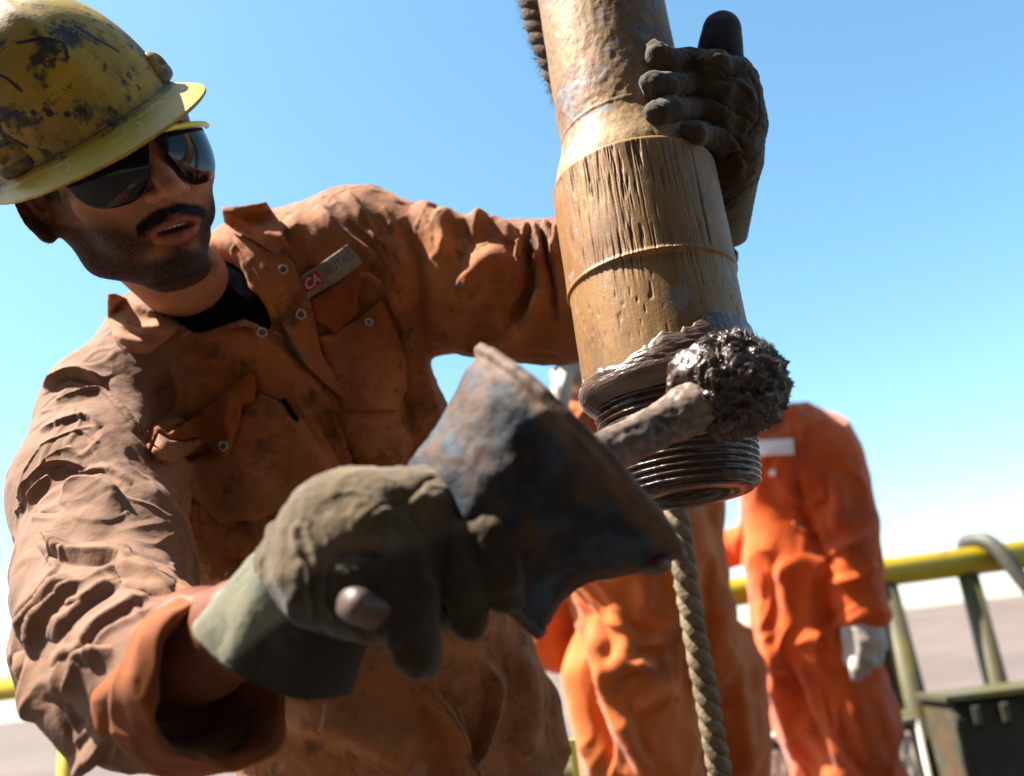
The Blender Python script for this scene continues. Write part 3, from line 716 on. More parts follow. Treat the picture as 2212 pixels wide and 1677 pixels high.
# ---- head (own axes: x to his left, y up, z forward)
yaw, pit, rol = math.radians(37), math.radians(23), math.radians(29)
HS = 1.02
Rh = Matrix.Rotation(rol, 3, 'Z') @ Matrix.Rotation(yaw, 3, 'Y') @ Matrix.Rotation(pit, 3, 'X')
Rhn = np.array(Rh)
HC = cpt(324, 330, .86) - HS * Rhn @ np.array((0, .022, .098))
def h2c(p):
    p = np.array(p, float); y = p[..., 1]; p[..., 1] = np.where(y < .022, .022 + (y - .022) * .84, y)
    return HS * p @ Rhn.T + HC
def h2w(p): return c2w(h2c(p))
def c2h(p): return (np.asarray(p) - HC) @ Rhn / HS
necklow = c2h(cpt(455, 720, 1.10))
def build_head(h=.0021, neck=True):
    F = Field((-.10, -.30, -.13), (.12, .16, .15), h)
    F.ell((0, .045, -.012), (.079, .095, .100), .02)
    F.ell((0, -.015, .022), (.066, .088, .072), .03)
    F.ell((0, .055, .045), (.062, .05, .05), .03)                       # forehead
    for s in (-1, 1):
        F.cone((s * .053, -.035, -.004), (s * .044, -.080, .014), .015, .015, .03)   # jaw angle
        F.cone((s * .044, -.080, .014), (s * .016, -.112, .060), .015, .018, .025)   # jaw line
        F.ell((s * .045, -.012, .064), (.024, .020, .022), .022)            # cheekbone
        F.ell((s * .034, -.052, .062), (.022, .026, .024), .022)            # cheek
        F.cone((s * .012, .034, .086), (s * .045, .036, .070), .0095, .008, .014)  # brow
        F.ell((s * .033, .016, .086), (.019, .013, .012), .008, sub=True)   # eye socket
        F.ell((s * .032, .015, .074), (.0135, .0125, .0125), .002)
    F.ell((0, -.112, .070), (.021, .016, .019), .022)                   # chin
    F.ell((0, -.060, .078), (.030, .024, .022), .018)                   # muzzle
    F.cone((0, .026, .090), (0, -.006, .107), .0085, .0100, .010)       # nose bridge
    F.cone((0, -.006, .107), (0, -.020, .1175), .0100, .0118, .006)
    for s in (-1, 1):
        F.ell((s * .0135, -.0235, .104), (.0085, .0078, .0115), .005)   # wing of the nose
        F.cone((s * .0075, -.0335, .109), (s * .007, -.024, .106), .0036, .0028, .002, sub=True)
    F.cone((0, -.034, .100), (0, -.046, .099), .0032, .0035, .003, sub=True)  # philtrum
    # lips
    up = [(-.026, -.0610, .083), (-.014, -.0545, .094), (-.005, -.0520, .0985), (0, -.0535, .0980), (.005, -.0520, .0985), (.014, -.0545, .094), (.026, -.0610, .083)]
    F.chain([(np.array(p), r) for p, r in zip(up, (.002, .0036, .0043, .0040, .0043, .0036, .002))], .004)
    lo = [(-.024, -.0630, .083), (-.013, -.0725, .093), (0, -.0750, .0965), (.013, -.0725, .093), (.024, -.0630, .083)]
    F.chain([(np.array(p), r) for p, r in zip(lo, (.002, .0046, .0056, .0046, .002))], .005)
    F.ell((0, -.0635, .098), (.0205, .0038, .020), .003, sub=True)      # parted mouth
    F.ell((0, -.090, .094), (.020, .006, .006), .010, sub=True)         # dip above the chin
    # ears
    for s in (-1, 1):
        e = Field.like(F)
        Re = np.array(Matrix.Rotation(s * math.radians(-38), 3, 'Y') @ Matrix.Rotation(math.radians(-12), 3, 'X'))
        c = np.array((s * .085, -.010, -.012))
        e.ell(c, (.0205, .034, .0062), .003, rot=Re)
        e.ell(c + np.array((s * -.002, -.024, .004)), (.0095, .012, .0065), .006, rot=Re)
        e.ell(c + Re @ np.array((-.001 * s, .004, .0062)), (.0115, .021, .0050), .004, sub=True, rot=Re)
        e.cone(c + Re @ np.array((0, .014, .003)), c + Re @ np.array((s * -.002, -.012, .003)), .0028, .0030, .003)
        e.cone(c + Re @ np.array((s * -.006, -.004, .003)), c + Re @ np.array((s * -.009, -.004, -.010)), .004, .006, .004)
        F.merge(e, .006)
    if neck:
        F.cone((0, -.055, -.030), necklow * .75, .046, .050, .03)
        F.cone((-.035, -.07, -.02), necklow * .75 + (.01, 0, .03), .014, .016, .02)
    return F
Fh = build_head()
V, Q = Fh.mesh(); V = relax(V, Q, 1, .5)
V, Q = refine(V, Q)
# stubble, lips and hairline as attributes in head axes
def head_attrs(V):
    x, y, z = V[:, 0], V[:, 1], V[:, 2]; ax = np.abs(x)
    jaw = np.clip((-.040 - y + .55 * np.clip(ax - .030, 0, .1) * 1.6) / .030, 0, 1)       # lower face
    side = np.clip((ax - .052) / .012, 0, 1) * np.clip((.02 - y) / .02, 0, 1) * np.clip((z + .012) / .01, 0, 1) * np.clip((.062 - z) / .015, 0, 1)
    st = np.maximum(jaw * np.clip((z + .02) / .02, 0, 1), side * .8)
    st *= np.clip((y + .148) / .018, 0, 1)
    must = np.exp(-((y + .0435 + .9 * np.clip(ax - .008, 0, 1) ** 1.25 * 1.2) / .0056) ** 2) * np.clip((.034 - ax) / .006, 0, 1) * (z > .06)
    corner = np.exp(-(((ax - .031) / .006) ** 2 + ((y + .062) / .014) ** 2)) * (z > .05)
    soul = np.exp(-((x / .007) ** 2 + ((y + .088) / .007) ** 2)) * (z > .06)
    st = np.clip(st * .90, 0, 1); st = np.maximum.reduce([st, np.clip(must * 1.5, 0, 1) * .95, corner * .9, soul * 1.0])
    chinb = np.exp(-((y + .118) / .014) ** 2) * (z > .01); st = np.maximum(st, chinb * 1.0)
    bare = np.exp(-(((ax - .020) / .012) ** 2 + ((y + .086) / .010) ** 2)) * (z > .06); st = st * (1 - .5 * bare)
    lip = np.maximum(np.exp(-((y + .0535 + 12 * ax ** 2 * .9) / .0050) ** 2), np.exp(-((y + .0735 - 14 * ax ** 2) / .0062) ** 2)) * np.clip((.026 - ax) / .004, 0, 1) * np.clip((z - .080) / .004, 0, 1)
    inside = np.clip((z < .0865) & (np.abs(y + .0635) < .006) & (ax < .022), 0, 1)
    lip = np.clip(lip * 1.4, 0, 1); st = st * (1 - lip)
    back = np.clip((y - .00 - (z - .02) * 1.6) / .012, 0, 1) * (z < .055)
    sideb = np.clip((ax - .058) / .008, 0, 1) * np.clip((y + .012) / .02, 0, 1) * np.clip((.040 - z) / .008, 0, 1) * np.clip((z - .0) / .006, 0, 1)
    brow = np.exp(-((y - .036 - .1 * ax) / .0045) ** 2) * np.clip((ax - .008) / .004, 0, 1) * np.clip((.05 - ax) / .006, 0, 1) * (z > .05)
    hair = np.maximum.reduce([np.clip((y - .075) / .01, 0, 1), np.clip((-.02 - z) / .012, 0, 1) * np.clip((y + .04) / .02, 0, 1) * (ax < .073), sideb, brow])
    return dict(stubble=st, lip=lip, hair=hair)
attrs_h = head_attrs(V)
headV = V + vnormals(V, Q) * (.0003 * fbm(V, 160, 2, 2))[:, None]
headQ = Q
# ---- bare forearm and the rest of the body inside the clothes
B = Field(cpt(120, 1750, .9) - .35, cpt(900, 400, .9) + .35, .0045)
B = Field((-.56, -.62, -1.42), (.48, .30, -.45), .0065)
B.chain(ch([(455, 720, 1.12, 110), (480, 900, 1.18, 200), (600, 1100, 1.2, 220), (740, 1350, 1.2, 220), (850, 1600, 1.2, 230)]), .04)
B.chain(ch([(455, 760, 1.14, 90), (230, 880, 1.06, 90), (215, 1080, .97, 95), (225, 1420, .78, 85)]), .03)
B.chain(ch([(455, 760, 1.14, 90), (760, 570, 1.18, 85), (1000, 620, 1.16, 80), (1380, 650, 1.12, 65), (1570, 450, 1.03, 36)]), .03)
Vb, Qb = B.mesh()
A_ = Field(cpt(200, 1500, .80) - .13, cpt(620, 1300, .62) + .13, .003)
A_.chain(ch([(215, 1440, .77, 90), (330, 1430, .715, 112), (430, 1392, .675, 108), (530, 1355, .645, 92), (620, 1315, .625, 80)]), .02)
Va, Qa = A_.mesh(); Va, Qa = refine(Va, Qa)
Va = Va + vnormals(Va, Qa) * (.0012 * fbm(Va, 30, 2, 2) + .0005 * fbm(Va * (1, 1, 1), 130, 2, 3))[:, None]
allV = np.concatenate([h2w(headV), c2w(Vb), c2w(Va)]); allQ = np.concatenate([headQ, Qb + len(headV), Qa + len(headV) + len(Vb)])
z0 = np.zeros(len(Vb) + len(Va))
mesh_obj('body', allV, allQ, m_skin, worker, attrs={**{k: np.concatenate([v, z0]) for k, v in attrs_h.items()}, 'tanned': np.concatenate([0 * headV[:, 0], 0 * Vb[:, 0], 1 + 0 * Va[:, 0]])})
# teeth, moustache hair, beard stubble, arm hair
m_teeth = mat('teeth', (.42, .37, .27), .25, spec=.5)
V = []; Fc = []
for i in range(9):
    a = (i - 4) * .0043; c = np.array((a, -.0592, .0905 - 18 * a * a)); vv, ff = box_mesh(c, .0040, .0068, .0035); k = len(V); V += list(vv); Fc += [tuple(q + k for q in f) for f in ff]
to = mesh_obj('teeth', h2w(np.array(V)), Fc, m_teeth, worker); bev(to, .0008, 2)
hN = vnormals(headV, headQ); rs = np.random.RandomState(2)
def strands(sel_p, count, L, w, down, name, m, V=headV, N=hN, tow=h2w, spread=.5, rise=.35):
    i = rs.choice(len(V), count, p=sel_p / sel_p.sum()); o = N[i] * rise + down(V[i]) + rs.normal(0, .18 * spread, (count, 3)); o /= np.linalg.norm(o, axis=1, keepdims=True)
    Lh = L * rs.uniform(.6, 1.2, (count, 1)); p = V[i] - N[i] * .0003 + rs.normal(0, .0006, (count, 3)); s = np.cross(o, N[i]); s /= np.linalg.norm(s, axis=1, keepdims=True) + 1e-9
    mid = p + o * Lh * .55 + N[i] * Lh * .06; tip = p + o * Lh - N[i] * Lh * .05
    W = s * w; VV = np.stack([p - W, p + W, mid + W * .8, mid - W * .8, tip], 1).reshape(-1, 3); b = np.arange(count)[:, None] * 5
    Fq = [tuple(q) for q in (b + np.array((0, 1, 2, 3)))] + [tuple(q) for q in (b + np.array((3, 2, 4)))]
    return tag(mesh_obj(name, tow(VV), Fq, m, worker, smooth=False), kind='stuff')
x_, y_, z_ = headV.T
must = np.exp(-((y_ + .0435 + 1.08 * np.clip(np.abs(x_) - .008, 0, 1) ** 1.25) / .0042) ** 2) * (np.abs(x_) < .033) * (z_ > .06)
strands(must + 1e-12, 3800,   .0060, .00018, lambda P: np.stack([np.sign(P[:, 0]) * (.25 + np.abs(P[:, 0]) * 14), -np.ones(len(P)) * .8, np.zeros(len(P))], 1), 'moustache', m_hair)
strands(np.clip(attrs_h['stubble'], 0, 1) ** 2.0 + 1e-12, 5200, .0026, .00016, lambda P: np.stack([0 * P[:, 0], -np.ones(len(P)) * .7, 0 * P[:, 0]], 1), 'beard_stubble', m_hair)
scalp = attrs_h['hair'] * (1) + 1e-12
strands(scalp, 3500, .009, .0003, lambda P: np.stack([0 * P[:, 0], -np.ones(len(P)) * .6, -np.ones(len(P)) * .6], 1), 'hair', m_hair)
aN = vnormals(Va, Qa); xa, ya, da = c2px(Va); wgt = ((aN[:, 2] > -.3) & (xa > 385)) * (.15 + np.clip((1330 + (xa - 400) * -.2 - ya) / 80, 0, 1)) + 1e-12
strands(wgt, 620, .013, .00011, lambda P: np.tile(np.array((.8, -.25, 0)), (len(P), 1)), 'arm_hair', m_hair, V=Va, N=aN, tow=c2w, spread=1.6, rise=.40)

# ---- sunglasses
m_lens = mat('smoked_lens', (.004, .005, .007), .10, spec=.32)
m_lens.node_tree.nodes['Principled BSDF'].inputs['Coat Roughness'].default_value = .03
m_temple = mat('clear_grey_arm', (.38, .42, .43), .25, spec=.6)
m_ybar = mat('yellow_frame', (.75, .68, .03), .4)
glasses = mesh_obj
LT = np.linspace(-1.18, 1.18, 120); LU = np.linspace(0, 1, 26)
def lens_edges(t):
    top = .0375 - .004 * (abs(t) / 1.18) ** 2
    a = abs(t); ctr_ = .52; w = .50
    q = np.clip(abs(a - ctr_) / .62, 0, 1)
    bot = -.0245 + .034 * q ** 2.6
    notch = .040 * np.exp(-(t / .19) ** 2) 
    bot = bot + notch
    if a > 1.0: bot = bot + (a - 1.0) * .055
    return top, min(bot, top - .004)
V = []; 
for off in (0, -.0022):
    for t in LT:
        tp, bt = lens_edges(t)
        for u in LU:
            y = bt + (tp - bt) * u; R_ = .0765 + off; z = .031 + R_ * math.cos(t) * 1.08 - .0035 * ((y - .01) / .02) ** 2
            V.append((R_ * 1.08 * math.sin(t), y, z + .002))
nT, nU = len(LT), len(LU); Fc = []
for i in range(nT - 1):
    for j in range(nU - 1):
        a = i * nU + j; Fc.append((a, a + nU, a + nU + 1, a + 1)); b = a + nT * nU; Fc.append((b, b + 1, b + nU + 1, b + nU))
for i in range(nT - 1):
    for j in (0, nU - 1): a = i * nU + j; b = a + nT * nU; Fc.append((a, b, b + nU, a + nU) if j == 0 else (a, a + nU, b + nU, b))
for j in range(nU - 1):
    for i in (0, nT - 1): a = i * nU + j; b = a + nT * nU; Fc.append((a, a + 1, b + 1, b))
lens = mesh_obj('sunglasses', h2w(np.array(V)), Fc, m_lens, worker)
bar = [( .078 * 1.09 * math.sin(t), lens_edges(t)[0] + .001, .033 + .078 * math.cos(t) * 1.08) for t in np.linspace(-1.22, 1.22, 40)]
mesh_obj('brow_bar', h2w(tube_mesh(bar, .0027, 10)[0]), tube_mesh(bar, .0027, 10)[1], m_ybar, lens)
for s in (-1, 1):
    p = np.array([(s * .0715, .030, .062), (s * .0775, .028, .040), (s * .080, .022, .010), (s * .081, .016, -.020)]); pp = spline(p, 6)
    V = []
    for q, hgt in zip(pp, np.linspace(.0145, .005, len(pp))):
        for a, b in ((-.0016, -.6), (.0016, -.6), (.0016, .4), (-.0016, .4)): V.append(q + np.array((a, b * hgt * 1.25, 0)))
    Fc = [(i * 4 + k, i * 4 + (k + 1) % 4, (i + 1) * 4 + (k + 1) % 4, (i + 1) * 4 + k) for i in range(len(pp) - 1) for k in range(4)] + [(3, 2, 1, 0)]
    bev(mesh_obj('temple_arm', h2w(np.array(V)), Fc, m_temple, lens, smooth=False), .0007)
    ytp = mesh_obj('arm_tip', h2w(tube_mesh(spline([(s * .0712, .0345, .064), (s * .0775, .0335, .045)], 4), .0032, 8)[0]), tube_mesh(spline([(s * .0712, .0345, .064), (s * .0775, .0335, .045)], 4), .0032, 8)[1], m_ybar, lens)

# ---- hard hat (head axes, tipped on its own)
m_hat = mat('scuffed_yellow_plastic', (.44, .285, .014), .58, spec=.35,
    var=[((.27, .165, .014), 6, .42, .62, .75), ((.10, .068, .02), 13, .44, .66, .75), ((.020, .021, .022), 22, .535, .60, .92), ((.014, .016, .02), 70, .56, .64, .9), ((.16, .115, .05), 95, .6, .7, .6, (1, .25, 1))],
    bump=[(240, .25, .0008, 'noise'), (40, .2, .003, 'noise')])
mix_attr(m_hat, 'grime', (.022, .024, .030), .6, .25, .75, noise=(90, .75))
mix_attr(m_hat, 'clean_lit', (.56, .385, .030), .45, .0, 1.0)  # peak has less dirt, and its skylight is put into the colour too
mix_attr(m_hat, 'mark', (.018, .018, .022), .6, .35, .75, noise=(70, .9))
mix_attr(m_hat, 'chalk', (.62, .52, .42), .7, .45, .7, noise=(160, .3))
tipx = math.radians(2)
Mt = np.array(Matrix.Rotation(math.radians(-3), 3, 'Y') @ Matrix.Rotation(math.radians(18), 3, 'Z') @ Matrix.Rotation(tipx, 3, 'X'))
hatC = np.array((-.010, .058, -.006)) + Rhn.T @ np.array((-.014, -.002, 0))
def hat2h(p): return np.asarray(p) @ Mt.T + hatC
def hat_r(t, front=.130, back=.125, side=.101): # crown base outline, t = 0 at the front
    f = np.where(np.cos(t) > 0, front, back); return 1 / np.sqrt((np.cos(t) / f) ** 2 + (np.sin(t) / side) ** 2)
nt = 420; th = np.linspace(-np.pi, np.pi, nt, endpoint=False); Hh = .135
rows = []; at = {'grime': [], 'clean_lit': []}
us = np.linspace(0, 1, 150)
for u in us:                # crown from apex down to the brim line
    ph = u * np.pi / 2; r = np.sin(ph) ** .93; y = np.cos(ph) ** .95 * Hh
    R_ = hat_r(th) * r
    rid = .0045 * np.exp(-(np.sin(th * 1.0) / .10) ** 2) * (np.cos(th) > -2) * np.clip((.93 - u) / .2, 0, 1) * np.clip(u / .15, 0, 1)
    R_ = R_ + rid * r; yy = y + rid * (1 - r)
    x = R_ * np.sin(th); z = R_ * np.cos(th)
    # V-shaped raised panel on the front
    rows.append(np.stack([x, yy + 0 * x, z], 1)); g = .35 * np.exp(-((1 - u) / .035) ** 2) + .22 * np.clip(.5 - u, 0, 1) ; at['grime'].append(g + 0 * th); at['clean_lit'].append(0 * th)
nb = 46
for k in range(1, nb + 1):  # brim: long peak in front, thin lip round the rest
    v = k / nb; w = .004 + .044 * np.clip(np.cos(th * 1.05), 0, 1) ** 1.3
    w = np.maximum(w, .006); R_ = hat_r(th) + w * v
    dip = -.004 * np.clip(v * 4, 0, 1) - .014 * v * np.clip(np.cos(th), 0, 1) + .010 * (v) * np.abs(np.sin(th)) * 0 
    rows.append(np.stack([R_ * np.sin(th), dip - .004 * v ** 2, R_ * np.cos(th)], 1)); g = .55 * np.exp(-(v / .10) ** 2) + .10 * (v > .96)
    front = np.clip((1.25 - np.abs(th)) / .25, 0, 1)
    at['grime'].append(g + .50 * (1 - front)); at['clean_lit'].append(np.clip((v - .14) / .1, 0, 1) * front * .85)
last = rows[-1]; 
for off, dy in ((-.0004, -.0022), (-.0022, -.0030), (-.005, -.0022)):
    q = last.copy(); n_ = np.stack([np.sin(th), 0 * th, np.cos(th)], 1); q = q + n_ * off; q[:, 1] += dy; rows.append(q); at['grime'].append(.3 + 0 * th); at['clean_lit'].append(0 * th)
for k in range(8, -1, -1):  # underside
    v = k / 8; j = 150 + int(v * (nb - 1)); q = rows[j].copy(); n_ = np.stack([np.sin(th), 0 * th, np.cos(th)], 1); q = q - n_ * .004; q[:, 1] -= .003; rows.append(q); at['grime'].append(0 * th + .2); at['clean_lit'].append(0 * th)
for u in np.linspace(.98, .0, 16): j = int(u * 149); q = rows[j] * .965; rows.append(q); at['grime'].append(0 * th + .2); at['clean_lit'].append(0 * th)
Vh = np.concatenate(rows); nr = len(rows); i, k = np.meshgrid(np.arange(nr - 1), np.arange(nt), indexing='ij'); k2 = (k + 1) % nt
Qh = np.stack([i * nt + k, (i + 1) * nt + k, (i + 1) * nt + k2, i * nt + k2], -1).reshape(-1, 4)
# handwriting and chalk squiggles on the peak: strokes in (angle, row) space
tt = np.tile(th, nr); uu = np.repeat(np.concatenate([us, 1 + np.arange(1, nb + 1) / nb * .35, np.full(nr - 150 - nb, 9.)]), nt)
def on_hat(strk, w):
    a = np.zeros(len(Vh))
    for pts in strk: a = np.maximum(a, np.clip(1.3 - seg_dist(tt * .12, uu * .2, [(p[0] * .12, p[1] * .2) for p in spline(pts, 6)])[0] / w, 0, 1))
    return a
mark = on_hat([[(-.98, .64), (-.92, .70), (-.98, .76)], [(-.98, .64), (-.62, .93)], [(-.72, .80), (-.52, .80)], [(-.70, .80), (-.78, .93)],
               [(-.55, .62), (-.45, .66), (-.40, .74)], [(-.2, .56), (-.05, .60), (.05, .66), (.0, .72)], [(.28, .62), (.33, .72), (.40, .80)], [(-.3, .35), (-.26, .44), (-.40, .50)], [(-.9, .30), (-.62, .42)]], .0022)
for p in ((-.42, .835), (-.33, .865), (-.24, .90)): mark = np.maximum(mark, np.clip(1.6 - np.hypot((tt - p[0]) * .12, (uu - p[1]) * .2) / .0028, 0, 1))
chalk = on_hat([[(-.55, 1.16), (-.48, 1.08), (-.42, 1.14), (-.44, 1.22)], [(-.05, 1.14), (.0, 1.10), (.06, 1.12), (.04, 1.2), (.0, 1.22)], [(.20, 1.12), (.26, 1.07), (.34, 1.1), (.33, 1.18), (.27, 1.20), (.28, 1.25)], [(-.15, 1.18), (-.02, 1.17)], [(.02, 1.24), (-.01, 1.28)]], .0011)
hat = mesh_obj('hard_hat', h2w(hat2h(Vh)), Qh, m_hat, worker, attrs={'grime': np.concatenate(at['grime']), 'clean_lit': np.concatenate(at['clean_lit']), 'mark': mark, 'chalk': chalk})
# accessory slots on both sides of the crown, above the brim
for s in (-1, 1):
    F = Field((-.03, -.03, -.03), (.03, .03, .03), .0012)
    F.ell((0, 0, 0), (.017, .015, .011), .004); F.cone((-.012, -.010, .0), (.012, -.010, .0), .007, .007, .006); F.ell((0, .002, .013), (.009, .006, .008), .002, sub=True)
    V, Q = F.mesh(); V = relax(V, Q, 2); a = s * .80
    rb = hat_r(np.array([a]))[0] * .985; c = np.array((rb * math.sin(a), .016, rb * math.cos(a))); n_ = np.array((math.sin(a), .10, math.cos(a))); n_ /= np.linalg.norm(n_); xx = np.cross((0, 1, 0), n_); xx /= np.linalg.norm(xx); yy = np.cross(n_, xx)
    mesh_obj('slot_lug', h2w(hat2h(V @ np.stack([xx, yy, n_]) + c)), Q, m_hat, hat, attrs={'grime': np.clip(.38 + 0 * V[:, 0] + .25 * (V[:, 1] < -.006), 0, 1)})

# ---- coverall: one cloth surface, folds sculpted into it
C = Field((-.62, -.66, -1.46), (.50, .32, -.50), .0052)
torso = ch([(500, 770, 1.17, 255), (640, 1040, 1.19, 318), (760, 1300, 1.21, 330), (880, 1640, 1.22, 335)])
C.chain(torso, .05, sq=((0, .25, 1), .72))
C.chain(ch([(255, 880, 1.10, 135), (430, 770, 1.15, 130), (600, 610, 1.18, 120), (770, 560, 1.19, 128)]), .06)
C.chain(ch([(800, 700, 1.17, 85), (860, 1000, 1.15, 110), (930, 1300, 1.15, 120)]), .05)
C.chain(ch([(235, 905, 1.06, 138), (212, 1060, .975, 162), (238, 1250, .86, 165), (232, 1385, .775, 172)]), .035)         # right upper arm
sleeveR = ch([(245, 1390, .765, 172), (325, 1462, .715, 172), (405, 1486, .680, 172)])
C.chain(sleeveR, .03)
C.chain(ch([(770, 552, 1.185, 142), (960, 612, 1.17, 132), (1120, 632, 1.15, 138), (1240, 628, 1.14, 140), (1390, 650, 1.13, 115)]), .035)  # left arm
C.chain(ch([(1390, 650, 1.13, 115), (1480, 590, 1.08, 84), (1535, 530, 1.05, 62)]), .03)
# neck opening and the V at the chest
C.chain(ch([(395, 560, 1.06, 100), (440, 640, 1.08, 92), (490, 665, 1.05, 58)]), .01, sub=True)
for dd in (.98, 1.01, 1.04, 1.065): C.chain(ch([(470, 640, dd, 62), (530, 668, dd, 46), (575, 700, dd, 26), (618, 752, dd, 8)]), .004, sub=True); C.chain(ch([(530, 590, dd, 34), (575, 690, dd, 20)]), .004, sub=True)
